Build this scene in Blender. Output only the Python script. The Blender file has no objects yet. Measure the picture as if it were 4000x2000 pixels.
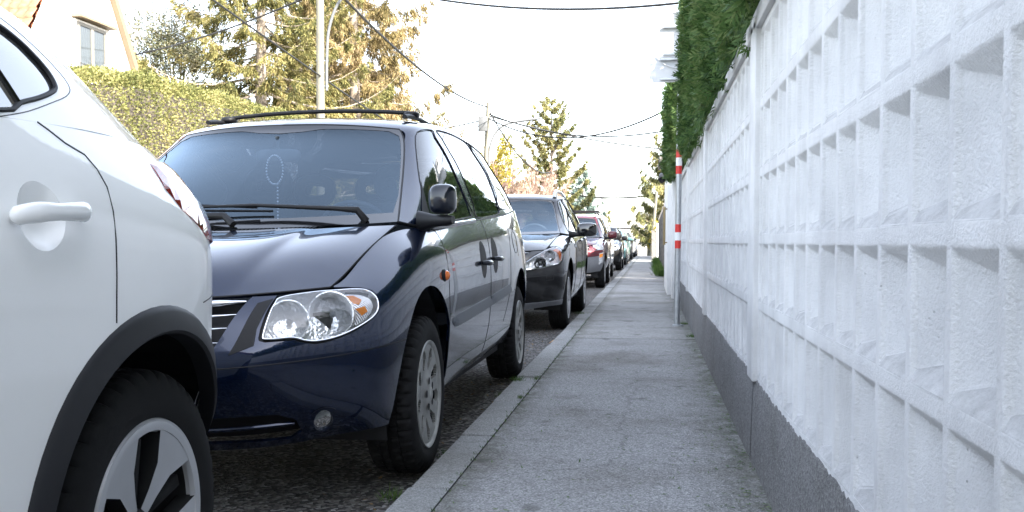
import bpy, bmesh, math, random
import numpy as np
from mathutils import Vector, Matrix
from mathutils.geometry import delaunay_2d_cdt
from math import sin, cos, pi, radians, sqrt, atan2
R = math.radians
SC = bpy.context.scene
# ---------------------------------------------------------------- camera, sky, sun, exposure
CAMH = 1.01; PITCH = .045; YAW = 0.137798
cam_d = bpy.data.cameras.new('camera'); cam = bpy.data.objects.new('camera', cam_d)
SC.collection.objects.link(cam); SC.camera = cam
cam_d.sensor_width = 36; cam_d.lens = 36 * 3890 / 4000; cam_d.clip_end = 6000; cam_d.clip_start = .02
cam_d.shift_y = 0.030042
cam_d.dof.use_dof = True; cam_d.dof.focus_distance = 4.6; cam_d.dof.aperture_fstop = 20
f_ = Vector((-sin(YAW) * cos(PITCH), cos(YAW) * cos(PITCH), -sin(PITCH))); r_ = Vector((cos(YAW), sin(YAW), 0)); u_ = r_.cross(f_)
cam.matrix_world = Matrix(((r_.x, u_.x, -f_.x, 0), (r_.y, u_.y, -f_.y, 0), (r_.z, u_.z, -f_.z, CAMH), (0, 0, 0, 1)))
SUN_EL = R(37); SUN_AZ = (0.80, -0.60)                    # horizontal direction towards the sun
world = bpy.data.worlds.new('World'); SC.world = world; world.use_nodes = True
wn = world.node_tree; wn.nodes.clear()
sky = wn.nodes.new('ShaderNodeTexSky'); sky.sky_type = 'NISHITA'; sky.sun_disc = False
sky.sun_elevation = SUN_EL; sky.sun_rotation = atan2(SUN_AZ[0], SUN_AZ[1]); sky.air_density = 1.0; sky.dust_density = 1.4; sky.ozone_density = 1.0
bg = wn.nodes.new('ShaderNodeBackground'); bg.inputs[1].default_value = .15
wo = wn.nodes.new('ShaderNodeOutputWorld'); hz = wn.nodes.new('ShaderNodeHueSaturation'); hz.inputs['Saturation'].default_value = .50; wn.links.new(sky.outputs[0], hz.inputs['Color']); wn.links.new(hz.outputs[0], bg.inputs[0]); wn.links.new(bg.outputs[0], wo.inputs[0])
sl = bpy.data.lights.new('sun', 'SUN'); sl.energy = 3.2; sl.angle = R(.53); sl.color = (1, .93, .82)
so = bpy.data.objects.new('sun', sl); SC.collection.objects.link(so)
sd = Vector((SUN_AZ[0] * cos(SUN_EL), SUN_AZ[1] * cos(SUN_EL), sin(SUN_EL))); so.rotation_euler = sd.to_track_quat('Z', 'Y').to_euler(); so.location = (20, -20, 30)
SC.view_settings.view_transform = 'Standard'; SC.view_settings.look = 'None'; SC.view_settings.gamma = 1; SC.view_settings.exposure = 2.70
SC.render.engine = 'CYCLES'
rng = np.random.default_rng(7); random.seed(7)
COL = SC.collection
# ---------------------------------------------------------------- smooth surfaces from control nets
def _spl(P, n):
    """natural cubic spline through P[k] (axis 0), n samples per span; returns dense array"""
    P = np.asarray(P, float); K = len(P)
    if K == 2:
        t = np.linspace(0, 1, n + 1).reshape((-1,) + (1,) * (P.ndim - 1))
        return P[0] * (1 - t) + P[1] * t
    A = np.eye(K) * 4.0
    for i in range(K - 1):
        A[i, i + 1] = A[i + 1, i] = 1.0
    A[0, 0] = A[-1, -1] = 2.0
    B = np.zeros_like(P)
    B[1:-1] = 3 * (P[2:] - P[:-2]); B[0] = 3 * (P[1] - P[0]); B[-1] = 3 * (P[-1] - P[-2])
    # limit overshoot: blend of the spline slopes with Catmull-Rom slopes
    D = np.linalg.solve(A, B.reshape(K, -1)).reshape(P.shape)
    out = []
    for i in range(K - 1):
        t = (np.arange(n + (1 if i == K - 2 else 0)) / n).reshape((-1,) + (1,) * (P.ndim - 1))
        h00 = 2 * t**3 - 3 * t**2 + 1; h10 = t**3 - 2 * t**2 + t; h01 = -2 * t**3 + 3 * t**2; h11 = t**3 - t**2
        out.append(h00 * P[i] + h10 * D[i] + h01 * P[i + 1] + h11 * D[i + 1])
    return np.concatenate(out)

class Surf:
    """net[column][row] = (w, L, z); u runs over columns, v over rows; flip gives the outward side"""
    def __init__(s, net, flip=False, n=16):
        net = np.asarray(net, float); s.net = net; s.n = n
        g = _spl(net, n); g = np.swapaxes(_spl(np.swapaxes(g, 0, 1), n), 0, 1)
        s.g = g; s.U = len(net) - 1; s.V = net.shape[1] - 1
        du = np.gradient(g, axis=0); dv = np.gradient(g, axis=1)
        N = np.cross(du, dv); l = np.linalg.norm(N, axis=2, keepdims=True); l[l < 1e-12] = 1
        s.N = N / l * (-1 if flip else 1)
    def _b(s, G, uv):
        uv = np.asarray(uv, float).reshape(-1, 2)
        x = np.clip(uv[:, 0] * s.n, 0, s.g.shape[0] - 1.0001); y = np.clip(uv[:, 1] * s.n, 0, s.g.shape[1] - 1.0001)
        i = x.astype(int); j = y.astype(int); a = (x - i)[:, None]; b = (y - j)[:, None]
        return (G[i, j] * (1 - a) * (1 - b) + G[i + 1, j] * a * (1 - b) + G[i, j + 1] * (1 - a) * b + G[i + 1, j + 1] * a * b)
    def P(s, uv): return s._b(s.g, uv)
    def Nn(s, uv):
        N = s._b(s.N, uv); return N / np.linalg.norm(N, axis=1, keepdims=True)
    def inv(s, fn, ulim=None, vlim=None):
        """uv where the scalar pair fn(P) is zero; fn maps (...,3) -> (...,2)"""
        e = fn(s.g); d = (e**2).sum(-1)
        if ulim: d[:int(ulim[0] * s.n)] = 1e9; d[int(ulim[1] * s.n) + 1:] = 1e9
        if vlim: d[:, :int(vlim[0] * s.n)] = 1e9; d[:, int(vlim[1] * s.n) + 1:] = 1e9
        i, j = np.unravel_index(np.argmin(d), d.shape); uv = np.array([i / s.n, j / s.n]); h = 1e-3
        lo = np.array([0, 0.]); hi = np.array([s.U, s.V], float)
        if ulim: lo[0], hi[0] = ulim
        if vlim: lo[1], hi[1] = vlim
        for _ in range(12):
            f0 = fn(s.P(uv)[0]); J = np.zeros((2, 2))
            for k in range(2):
                q = uv.copy(); sg = h if q[k] + h < (s.U, s.V)[k] else -h; q[k] += sg
                J[:, k] = (fn(s.P(q)[0]) - f0) / sg
            st = np.linalg.lstsq(J, -f0, rcond=None)[0]; st = np.clip(st, -.5, .5)
            uv = np.clip(uv + st, lo, hi)
        return uv
    def Lz(s, L, z, ulim=None):
        return s.inv(lambda P: P[..., 1:] - np.array([L, z]), ulim)
    def wz(s, w, z, ulim=None):
        return s.inv(lambda P: P[..., ::2] - np.array([w, z]), ulim)
def cap_net(e, cL, cz, ps=(0, .35, .7, 1.0), p=2.3):
    return [[(w * f, cl + (L - cl) * f**p, c + (z - c) * f**p) for (w, L, z), cl, c in zip(e, cL, cz)] for f in ps]
# ---------------------------------------------------------------- minivan nets: rows bottom -> top, columns nose -> tail
def _cols(*cs): return [list(zip(*c)) for c in cs]
VM = _cols(
 ((0,0,0,0,0,0), (-.80,-.90,-.95,-.93,-.895,-.84), (.245,.38,.545,.635,.72,.80)),
 ((.35,.35,.35,.35,.35,.35), (-.785,-.885,-.935,-.91,-.87,-.81), (.245,.38,.55,.64,.73,.805)),
 ((.60,.62,.62,.62,.615,.60), (-.72,-.81,-.85,-.83,-.77,-.70), (.26,.39,.565,.655,.75,.815)),
 ((.78,.82,.835,.83,.80,.72), (-.60,-.67,-.70,-.685,-.635,-.57), (.28,.40,.585,.675,.765,.83)),
 ((.91,.935,.95,.945,.905,.755), (-.44,-.47,-.49,-.475,-.44,-.40), (.29,.42,.605,.70,.815,.89)),
 ((.925,.955,.975,.98,.935,.785), (-.05,-.05,-.05,-.05,-.05,-.05), (.30,.42,.605,.76,.93,1.02)),
 ((.93,.96,.985,.99,.965,.865), (.30,.30,.30,.30,.30,.30), (.30,.43,.60,.77,.95,1.065)),
 ((.93,.965,.985,.99,.97,.91), (.8,.8,.8,.8,.8,.8), (.31,.43,.60,.78,.96,1.085)),
 ((.93,.965,.985,.99,.975,.915), (1.6,1.6,1.6,1.6,1.6,1.6), (.32,.43,.61,.79,.98,1.135)),
 ((.93,.965,.985,.99,.975,.915), (2.5,2.5,2.5,2.5,2.5,2.5), (.33,.44,.62,.80,1.0,1.18)),
 ((.93,.96,.98,.985,.965,.905), (3.15,3.15,3.15,3.15,3.15,3.15), (.33,.45,.63,.81,1.02,1.225)),
 ((.87,.90,.925,.925,.90,.85), (3.62,3.67,3.70,3.68,3.64,3.57), (.33,.46,.64,.82,1.03,1.245)),
 ((.60,.62,.64,.64,.62,.58), (3.80,3.86,3.89,3.86,3.83,3.76), (.33,.46,.65,.83,1.04,1.245)),
 ((0,0,0,0,0,0), (3.84,3.91,3.94,3.92,3.89,3.81), (.33,.46,.65,.83,1.04,1.245)))
_hr = (.0,.28,.50,.58,.68,.84,1.0)
def van_hood(M=VM):
    C = [(-.84,.80),(-.74,.872),(-.55,.935),(-.34,.99),(-.10,1.04)]
    E = [M[3][5],(.740,-.46,.873),(.757,-.30,.937),(.776,-.10,1.005),(.80,.12,1.075)]
    net = []
    for f in _hr:
        col = []
        for j in range(5):
            c, e = C[j], E[j]
            if j == 0:
                q = f * e[0]; w = q; L = -.84 + .27 * f**3.2; z = .80 + .03 * f**2
            else:
                w = f * e[0]; L = c[0] + (e[1] - c[0]) * f**2.2; z = c[1] + (e[2] - c[1]) * f**2
                z += (.0, .012, .02, .018, .010)[j] * (1 - f**4) + (.0, .010, .014, .012, .006)[j] * (1 if f <= .5 else 0)
            col.append((w, L, z))
        net.append(col)
    return net
VH = van_hood()
VG = _cols(  # belt, mid glass, cantrail, roof edge, roof, roof centre
 ((.80,.725,.65,.60,.35,0), (.16,.55,.90,1.00,.92,.88), (1.09,1.30,1.515,1.602,1.622,1.627)),
 ((.885,.795,.70,.635,.36,0), (.38,.74,1.06,1.18,1.12,1.08), (1.07,1.33,1.56,1.65,1.68,1.686)),
 ((.91,.825,.735,.655,.37,0), (.95,1.15,1.42,1.55,1.52,1.50), (1.095,1.37,1.60,1.69,1.722,1.73)),
 ((.915,.84,.75,.665,.37,0), (1.75,1.8,1.9,1.95,1.95,1.95), (1.135,1.39,1.605,1.70,1.733,1.742)),
 ((.915,.84,.75,.665,.37,0), (2.55,2.5,2.5,2.5,2.5,2.5), (1.18,1.40,1.60,1.695,1.73,1.74)),
 ((.905,.83,.74,.65,.36,0), (3.15,3.10,3.05,3.02,3.0,3.0), (1.225,1.41,1.575,1.665,1.705,1.715)),
 ((.85,.79,.70,.61,.35,0), (3.57,3.52,3.45,3.40,3.42,3.44), (1.245,1.41,1.545,1.615,1.645,1.655)))
def van_ws():
    e = VG[0]; net = []
    for f in (0, .35, .7, 1.0):
        col = []
        for k in range(4):
            w, L, z = e[k]
            cL = (-.02, .37, .77, .88)[k]; cz = (1.065, 1.31, 1.54, 1.627)[k]
            if k == 3: cz = 1.627
            col.append((w * f, cL + (L - cL) * f**2.3, cz + (z - cz) * f**2.3))
        net.append(col)
    return net
VW = van_ws()
# ---------------------------------------------------------------- materials
def _mat(name):
    m = bpy.data.materials.new(name); m.use_nodes = True; nt = m.node_tree
    return m, nt, nt.nodes['Principled BSDF'], nt.nodes.new, nt.links.new
def setp(b, **k):
    for a, v in k.items():
        key = {'rough': 'Roughness', 'metal': 'Metallic', 'coat': 'Coat Weight', 'coatr': 'Coat Roughness', 'ior': 'IOR', 'spec': 'Specular IOR Level',
               'trans': 'Transmission Weight', 'sub': 'Subsurface Weight'}[a]
        b.inputs[key].default_value = v
def ramp(nt, stops):
    r = nt.nodes.new('ShaderNodeValToRGB'); e = r.color_ramp.elements
    while len(e) < len(stops): e.new(.5)
    for i, (p, c) in enumerate(stops): e[i].position = p; e[i].color = (*c, 1) if len(c) == 3 else c
    return r
def noise(nt, scale, detail=4, rough=.6, coord='Object', vscale=None):
    t = nt.nodes.new('ShaderNodeTexCoord'); n = nt.nodes.new('ShaderNodeTexNoise')
    n.inputs['Scale'].default_value = scale; n.inputs['Detail'].default_value = detail; n.inputs['Roughness'].default_value = rough
    src = t.outputs[coord]
    if vscale:
        mp = nt.nodes.new('ShaderNodeMapping'); mp.inputs['Scale'].default_value = vscale; nt.links.new(src, mp.inputs[0]); src = mp.outputs[0]
    nt.links.new(src, n.inputs['Vector']); return n
def bump(nt, b, height, strength=.3, dist=.01, prev=None):
    bp = nt.nodes.new('ShaderNodeBump'); bp.inputs['Strength'].default_value = strength; bp.inputs['Distance'].default_value = dist
    nt.links.new(height, bp.inputs['Height'])
    if prev: nt.links.new(prev.outputs[0], bp.inputs['Normal'])
    nt.links.new(bp.outputs[0], b.inputs['Normal']); return bp
def mixc(nt, a, b, fac, mode='MIX'):
    m = nt.nodes.new('ShaderNodeMix'); m.data_type = 'RGBA'; m.blend_type = mode
    for i, v in ((6, a), (7, b), (0, fac)):
        if hasattr(v, 'links'): nt.links.new(v, m.inputs[i])
        elif i == 0: m.inputs[0].default_value = v
        else: m.inputs[i].default_value = (*v, 1)
    return m.outputs[2]
def plain(name, col, rough=.5, metal=0, var=.12, nscale=6, bumpd=0, bscale=60, coat=0, spec=.5):
    """a simple procedural material: base colour broken up by noise, optional fine bump"""
    m, nt, b, N, L = _mat(name); n = noise(nt, nscale)
    r = ramp(nt, [(.3, tuple(c * (1 - var) for c in col)), (.7, tuple(min(1, c * (1 + var)) for c in col))])
    L(n.outputs[0], r.inputs[0]); L(r.outputs[0], b.inputs['Base Color'])
    rr = nt.nodes.new('ShaderNodeMapRange'); rr.inputs[3].default_value = rough * .85; rr.inputs[4].default_value = min(1, rough * 1.15)
    L(n.outputs[0], rr.inputs[0]); L(rr.outputs[0], b.inputs['Roughness'])
    setp(b, metal=metal, coat=coat, coatr=.03, spec=spec)
    if bumpd: bump(nt, b, noise(nt, bscale, 6).outputs[0], .6, bumpd)
    return m
def paint(name, col, metal=.0, flake=.25, rough=.4, dirt=.08):
    m, nt, b, N, L = _mat(name)
    fl = noise(nt, 900, 1); dn = noise(nt, 2.5, 6, .7)
    c = mixc(nt, tuple(x * (1 - flake) for x in col), tuple(min(1, x * (1 + flake)) for x in col), fl.outputs[0])
    dr = ramp(nt, [(.45, (0, 0, 0)), (.8, (dirt, dirt, dirt))]); L(dn.outputs[0], dr.inputs[0])
    c2 = mixc(nt, c, (.30, .28, .25), dr.outputs[0]); L(c2, b.inputs['Base Color'])
    setp(b, rough=rough, metal=metal, coat=1.0, coatr=.02, spec=.12)
    n2 = noise(nt, 1.3, 1); bump(nt, b, n2.outputs[0], .05, .01)
    cr = nt.nodes.new('ShaderNodeMapRange'); cr.inputs[3].default_value = .0; cr.inputs[4].default_value = .035; L(dn.outputs[0], cr.inputs[0]); L(cr.outputs[0], b.inputs['Coat Roughness'])
    return m
def glassm(name, tint=(.5, .55, .55), fac0=.06, dirt=.02, rough=.0, refl=(1, 1, 1)):
    """thin car glass: tinted see-through with fresnel reflection and a film of dust"""
    m, nt, b, N, L = _mat(name); nt.nodes.remove(b); out = nt.nodes['Material Output']
    tr = N('ShaderNodeBsdfTransparent'); tr.inputs[0].default_value = (*tint, 1)
    gl = N('ShaderNodeBsdfGlossy'); gl.inputs[0].default_value = (*refl, 1); gl.inputs['Roughness'].default_value = rough
    fr = N('ShaderNodeFresnel'); fr.inputs[0].default_value = 1.52
    mul = N('ShaderNodeMath'); mul.operation = 'MULTIPLY_ADD'; mul.inputs[1].default_value = 1.2; mul.inputs[2].default_value = fac0 - .05; mul.use_clamp = True
    L(fr.outputs[0], mul.inputs[0]); mx = N('ShaderNodeMixShader'); L(mul.outputs[0], mx.inputs[0]); L(tr.outputs[0], mx.inputs[1]); L(gl.outputs[0], mx.inputs[2])
    df = N('ShaderNodeBsdfDiffuse'); df.inputs[0].default_value = (.55, .55, .52, 1)
    dn = noise(nt, 5, 7, .75); dr = ramp(nt, [(.3, (dirt * .4,) * 3), (.75, (dirt * 2.2,) * 3)]); L(dn.outputs[0], dr.inputs[0])
    m2 = N('ShaderNodeMixShader'); L(dr.outputs[0], m2.inputs[0]); L(mx.outputs[0], m2.inputs[1]); L(df.outputs[0], m2.inputs[2]); L(m2.outputs[0], out.inputs[0])
    return m
def foliage(name, cols, trans=.35, scale=.8):
    """leaf material: colour per leaf and per clump, some light through the leaf"""
    m, nt, b, N, L = _mat(name); out = nt.nodes['Material Output']
    geo = N('ShaderNodeNewGeometry'); n = noise(nt, scale, 3)
    ad = N('ShaderNodeMath'); ad.operation = 'MULTIPLY_ADD'; ad.inputs[1].default_value = .55; L(geo.outputs['Random Per Island'], ad.inputs[0])
    m2 = N('ShaderNodeMath'); m2.operation = 'MULTIPLY_ADD'; m2.inputs[1].default_value = 1.3; m2.inputs[2].default_value = -.42; L(n.outputs[0], m2.inputs[0]); L(m2.outputs[0], ad.inputs[2])
    k = len(cols); r = ramp(nt, [((i + .5) / k, c) for i, c in enumerate(cols)]); L(ad.outputs[0], r.inputs[0])
    L(r.outputs[0], b.inputs['Base Color']); setp(b, rough=.6, spec=.25)
    t = N('ShaderNodeBsdfTranslucent'); L(r.outputs[0], t.inputs[0]); mx = N('ShaderNodeMixShader'); mx.inputs[0].default_value = trans
    L(b.outputs[0], mx.inputs[1]); L(t.outputs[0], mx.inputs[2]); L(mx.outputs[0], out.inputs[0]); return m
# ---------------------------------------------------------------- object helpers
def tag(o, label=None, cat=None, group=None, kind=None):
    for k, v in (('label', label), ('category', cat), ('group', group), ('kind', kind)):
        if v: o[k] = v
    return o
def link(o, parent=None):
    COL.objects.link(o)
    if parent: o.parent = parent
    return o
def empty(name, loc=(0, 0, 0), rz=0, label=None, cat=None, group=None, rx=0, ry=0):
    o = bpy.data.objects.new(name, None); o.empty_display_size = .1; link(o); o.location = loc; o.rotation_euler = (rx, ry, rz)
    return tag(o, label, cat, group)
def mobj(name, V, F, mat, parent=None, smooth=True, normals=None, loc=None):
    me = bpy.data.meshes.new(name); me.from_pydata([tuple(map(float, v)) for v in V], [], [tuple(map(int, f)) for f in F]); me.update()
    for mt in (mat if isinstance(mat, (list, tuple)) else [mat]): me.materials.append(mt)
    if smooth: me.shade_smooth()
    if normals is not None: me.normals_split_custom_set(normals)
    o = bpy.data.objects.new(name, me); link(o, parent)
    if loc: o.location = loc
    return o
def fast_mesh(name, V, F, mat, parent=None, smooth=False, mi=None):
    """V (n,3) array, F (m,k) array of equal-sized faces"""
    V = np.asarray(V, np.float32); F = np.asarray(F, np.int32); k = F.shape[1]
    me = bpy.data.meshes.new(name); me.vertices.add(len(V)); me.vertices.foreach_set('co', V.ravel())
    me.loops.add(F.size); me.loops.foreach_set('vertex_index', F.ravel()); me.polygons.add(len(F))
    me.polygons.foreach_set('loop_start', np.arange(0, F.size, k, dtype=np.int32)); me.polygons.foreach_set('loop_total', np.full(len(F), k, np.int32))
    for mt in (mat if isinstance(mat, (list, tuple)) else [mat]): me.materials.append(mt)
    if mi is not None: me.polygons.foreach_set('material_index', np.asarray(mi, np.int32))
    if smooth: me.polygons.foreach_set('use_smooth', np.ones(len(F), bool))
    me.update(calc_edges=True); me.validate()
    o = bpy.data.objects.new(name, me); return link(o, parent)
def bobj(name, bm, mat, parent=None, smooth=True, ang=40, loc=None):
    me = bpy.data.meshes.new(name); bm.normal_update(); bm.to_mesh(me); bm.free()
    for mt in (mat if isinstance(mat, (list, tuple)) else [mat]): me.materials.append(mt)
    if smooth:
        me.shade_smooth(); me.set_sharp_from_angle(angle=R(ang))
    o = bpy.data.objects.new(name, me); link(o, parent)
    if loc: o.location = loc
    return o
def box(bm, c, s, bev=0, rot=None, seg=2):
    r = bmesh.ops.create_cube(bm, size=1); v = r['verts']
    bmesh.ops.scale(bm, vec=s, verts=v)
    if bev:
        es = list({e for q in v for e in q.link_edges})
        rr = bmesh.ops.bevel(bm, geom=es, offset=bev, segments=seg, affect='EDGES', profile=.5); v = list({q for f in rr['faces'] for q in f.verts} | {q for q in v if q.is_valid})
    if rot is not None: bmesh.ops.rotate(bm, verts=v, cent=(0, 0, 0), matrix=rot)
    bmesh.ops.translate(bm, vec=c, verts=v); return v
def tubeV(pts, rad, seg=8, caps=True, closed=False):
    """verts, quad faces of a tube along pts with radius or radii"""
    P = np.asarray(pts, float); n = len(P); rad = np.atleast_1d(np.asarray(rad, float)); rad = np.interp(np.linspace(0, 1, n), np.linspace(0, 1, len(rad)), rad) if len(rad) != n else rad
    T = np.gradient(P, axis=0) if not closed else np.roll(P, -1, 0) - np.roll(P, 1, 0); T /= np.linalg.norm(T, axis=1, keepdims=True) + 1e-12
    ref = np.array([0, 0, 1.]) if abs(T[0, 2]) < .9 else np.array([1., 0, 0]); X = np.cross(T[0], ref); X /= np.linalg.norm(X); V = []
    for i in range(n):
        X = X - T[i] * (X @ T[i]); X /= np.linalg.norm(X); Y = np.cross(T[i], X)
        for k in range(seg):
            a = 2 * pi * k / seg; V.append(P[i] + rad[i] * (cos(a) * X + sin(a) * Y))
    F = []
    for i in range(n if closed else n - 1):
        j = (i + 1) % n
        for k in range(seg):
            F.append((i * seg + k, i * seg + (k + 1) % seg, j * seg + (k + 1) % seg, j * seg + k))
    if caps and not closed:
        F.append(tuple(range(seg - 1, -1, -1))); F.append(tuple((n - 1) * seg + k for k in range(seg)))
    return V, F
class MB:
    """collects vertices and faces for one mesh"""
    def __init__(s): s.V = []; s.F = []
    def add(s, VF):
        n = len(s.V); s.V += [tuple(v) for v in VF[0]]; s.F += [tuple(i + n for i in f) for f in VF[1]]; return s
    def tube(s, pts, r, seg=8, **k): return s.add(tubeV(pts, r, seg, **k))
    def build(s, name, mat, parent=None, smooth=True, loc=None):
        o = mobj(name, s.V, s.F, mat, parent, smooth, loc=loc)
        if smooth: o.data.set_sharp_from_angle(angle=R(50))
        return o
def boxVF(x0, x1, y0, y1, z0, z1):
    V = [(x, y, z) for z in (z0, z1) for y in (y0, y1) for x in (x0, x1)]
    return V, [(0, 2, 3, 1), (4, 5, 7, 6), (0, 1, 5, 4), (2, 6, 7, 3), (0, 4, 6, 2), (1, 3, 7, 5)]
def lathe(prof, n, axis='x', closed=True, mod=None):
    """prof = [(axial, radius)]; turned round the x axis"""
    V = []; F = []; m = len(prof)
    for i in range(n):
        a = 2 * pi * i / n
        for j, (ax, r) in enumerate(prof):
            rr = r + (mod(i, j) if mod else 0); V.append((ax, rr * cos(a), rr * sin(a)))
    for i in range(n):
        k = (i + 1) % n
        for j in range(m - 1): F.append((i * m + j, k * m + j, k * m + j + 1, i * m + j + 1))
    return V, F
# ---------------------------------------------------------------- panels cut out of a smooth surface
def panel(name, S, outline, mat, parent, holes=(), du=.125, dv=.25, off=0., fold=.012, sides=(1, -1), merge=False, flip=False, xf=None, mul=None):
    """outline in (u,v) -> curved sheet metal with analytic normals; one object per side (or one for both when merge)"""
    def dens(pl):
        out = []
        for i, p in enumerate(pl):
            q = pl[(i + 1) % len(pl)]; k = max(1, int(math.ceil(max(abs(p[0] - q[0]) / (du * 1.01), abs(p[1] - q[1]) / (dv * 1.01)))))
            for a in range(k): out.append((p[0] + (q[0] - p[0]) * a / k, p[1] + (q[1] - p[1]) * a / k))
        return out
    rings = [np.array(dens(pl)) for pl in [outline] + list(holes)]; pts = []; ce = []
    for r in rings: n0 = len(pts); pts += [tuple(q) for q in r]; ce += [(n0 + i, n0 + (i + 1) % len(r)) for i in range(len(r))]
    def inside(Q):
        c = np.zeros(len(Q), bool)
        for r in rings:
            x, y = Q[:, 0][:, None], Q[:, 1][:, None]; a, b = r, np.roll(r, -1, 0)
            with np.errstate(divide='ignore', invalid='ignore'):
                hit = ((a[:, 1] > y) != (b[:, 1] > y)) & (x < (b[:, 0] - a[:, 0]) * (y - a[:, 1]) / (b[:, 1] - a[:, 1]) + a[:, 0])
            c ^= (hit.sum(1) % 2 == 1)
        return c
    lo = rings[0].min(0); hi = rings[0].max(0); gx = np.arange(math.floor(lo[0] / du) + 1, math.ceil(hi[0] / du)) * du; gy = np.arange(math.floor(lo[1] / dv) + 1, math.ceil(hi[1] / dv)) * dv
    if len(gx) and len(gy):
        Q = np.stack(np.meshgrid(gx, gy, indexing='ij'), -1).reshape(-1, 2); Q = Q[inside(Q)]; B = np.array(pts) / [du, dv]
        if len(Q): dd = np.min(((Q / [du, dv])[:, None] - B[None])**2, axis=1) if False else np.array([((q - B)**2).sum(1).min() for q in Q / [du, dv]]); Q = Q[dd > .12]; pts += [tuple(q) for q in Q]
    vo, _, fo, _, _, _ = delaunay_2d_cdt([Vector((x / du, y / dv)) for x, y in pts], ce, [], 0, 1e-5)
    uv = np.array([(v.x * du, v.y * dv) for v in vo]); fo = np.array(fo); fo = fo[inside(uv[fo].mean(1))]
    a_, b_, c_ = uv[fo[:, 0]], uv[fo[:, 1]], uv[fo[:, 2]]; ar = (b_[:, 0] - a_[:, 0]) * (c_[:, 1] - a_[:, 1]) - (c_[:, 0] - a_[:, 0]) * (b_[:, 1] - a_[:, 1]); fo = fo[np.abs(ar) > 1e-7]; ar = ar[np.abs(ar) > 1e-7]
    faces = [list(f) if k > 0 else list(f[::-1]) for f, k in zip(fo, ar)]; ec = {}
    for f in faces:
        for i in range(3): k = tuple(sorted((f[i], f[(i + 1) % 3]))); ec[k] = ec.get(k, 0) + 1
    bnd = [k for k, c in ec.items() if c == 1]
    P = S.P(uv); N = S.Nn(uv)
    c0 = faces[0]; fn = np.cross(P[c0[1]] - P[c0[0]], P[c0[2]] - P[c0[0]])
    tot = sum(np.dot(np.cross(P[f[1]] - P[f[0]], P[f[2]] - P[f[0]]), N[f[0]]) for f in faces)
    if tot < 0: faces = [f[::-1] for f in faces]
    P = P + N * (off if np.isscalar(off) else 0); n = len(P); V = list(P)
    if callable(mul): V = list(P + N * mul(uv)[:, None])
    LN = [tuple(N[i]) for f in faces for i in f]; FF = [tuple(f) for f in faces]
    if fold:
        ids = sorted({i for b in bnd for i in b}); mp = {i: n + k for k, i in enumerate(ids)}; V += [V[i] - N[i] * fold for i in ids]
        es = {}
        for f in FF:
            for a in range(len(f)): es[(f[a], f[(a + 1) % len(f)])] = 1
        ring = []
        for a, b in bnd:
            if (a, b) not in es: a, b = b, a
            ring.append((a, mp[a], mp[b], b))
        for q in ring:
            fn = np.cross(V[q[1]] - V[q[0]], V[q[2]] - V[q[0]]); l = np.linalg.norm(fn); fn = fn / l if l > 1e-12 else N[q[0]]
            FF.append(q); LN += [tuple(fn)] * 4
    V = np.array(V); LN = np.array(LN); outs = []; data = []
    for s in sides:
        if s > 0: data.append((V, FF, LN))
        else:
            F2 = []; L2 = []; k = 0
            for f in FF:
                F2.append(f[::-1]); L2 += list(LN[k:k + len(f)][::-1]); k += len(f)
            data.append((V * [-1, 1, 1], F2, np.array(L2) * [-1, 1, 1]))
    if merge:
        V = np.concatenate([d[0] for d in data]); o = len(data[0][0]); FF = data[0][1] + [tuple(i + o for i in f) for f in data[1][1]]
        data = [(V, FF, np.concatenate([d[2] for d in data]))]
    for V, FF, LN in data: outs.append(mobj(name, V, FF, mat, parent, True, [tuple(x) for x in LN]))
    return outs
def seam(S, paths, rad=.0022, sides=(1, -1), out=-.0004):
    """thin dark shut lines lying in the surface"""
    mb = MB()
    for p in paths:
        q = []
        for a, b in zip(p[:-1], p[1:]):
            k = max(1, int(max(abs(a[0] - b[0]) * 10, abs(a[1] - b[1]) * 5)))
            q += [(a[0] + (b[0] - a[0]) * t / k, a[1] + (b[1] - a[1]) * t / k) for t in range(k)]
        q.append(p[-1]); P = S.P(q) + S.Nn(q) * out
        for s in sides: mb.tube(P * [s, 1, 1], rad, 5)
    return mb
def smoothpts(pts, n=4, closed=True):
    P = np.array(pts, float); m = len(P); out = []
    for i in range(m if closed else m - 1):
        p0, p1, p2, p3 = (P[(i - 1) % m], P[i], P[(i + 1) % m], P[(i + 2) % m]) if closed else (P[max(i - 1, 0)], P[i], P[i + 1], P[min(i + 2, m - 1)])
        for k in range(n):
            t = k / n; out.append(tuple(.5 * ((2 * p1) + (-p0 + p2) * t + (2 * p0 - 5 * p1 + 4 * p2 - p3) * t * t + (-p0 + 3 * p1 - 3 * p2 + p3) * t**3)))
    if not closed: out.append(tuple(P[-1]))
    return out
def dome(S, outline, mat, name, parent, h, off=0, sides=(1, -1), du=.06, dv=.15):
    """a lens or flap raised over its outline: height grows away from the edge"""
    O = np.array(outline)
    def mul(uv):
        d = np.full(len(uv), 9.)
        for a, b in zip(O, np.roll(O, -1, 0)):
            a3, b3 = S.P(a)[0], S.P(b)[0]; P = S.P(uv); t = np.clip(((P - a3) @ (b3 - a3)) / max(1e-9, (b3 - a3) @ (b3 - a3)), 0, 1)
            d = np.minimum(d, np.linalg.norm(P - (a3 + t[:, None] * (b3 - a3)), axis=1))
        return off + h * np.sqrt(np.clip(d / .03, 0, 1))
    return panel(name, S, outline, mat, parent, du=du, dv=dv, mul=mul, fold=.01, sides=sides)
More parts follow.
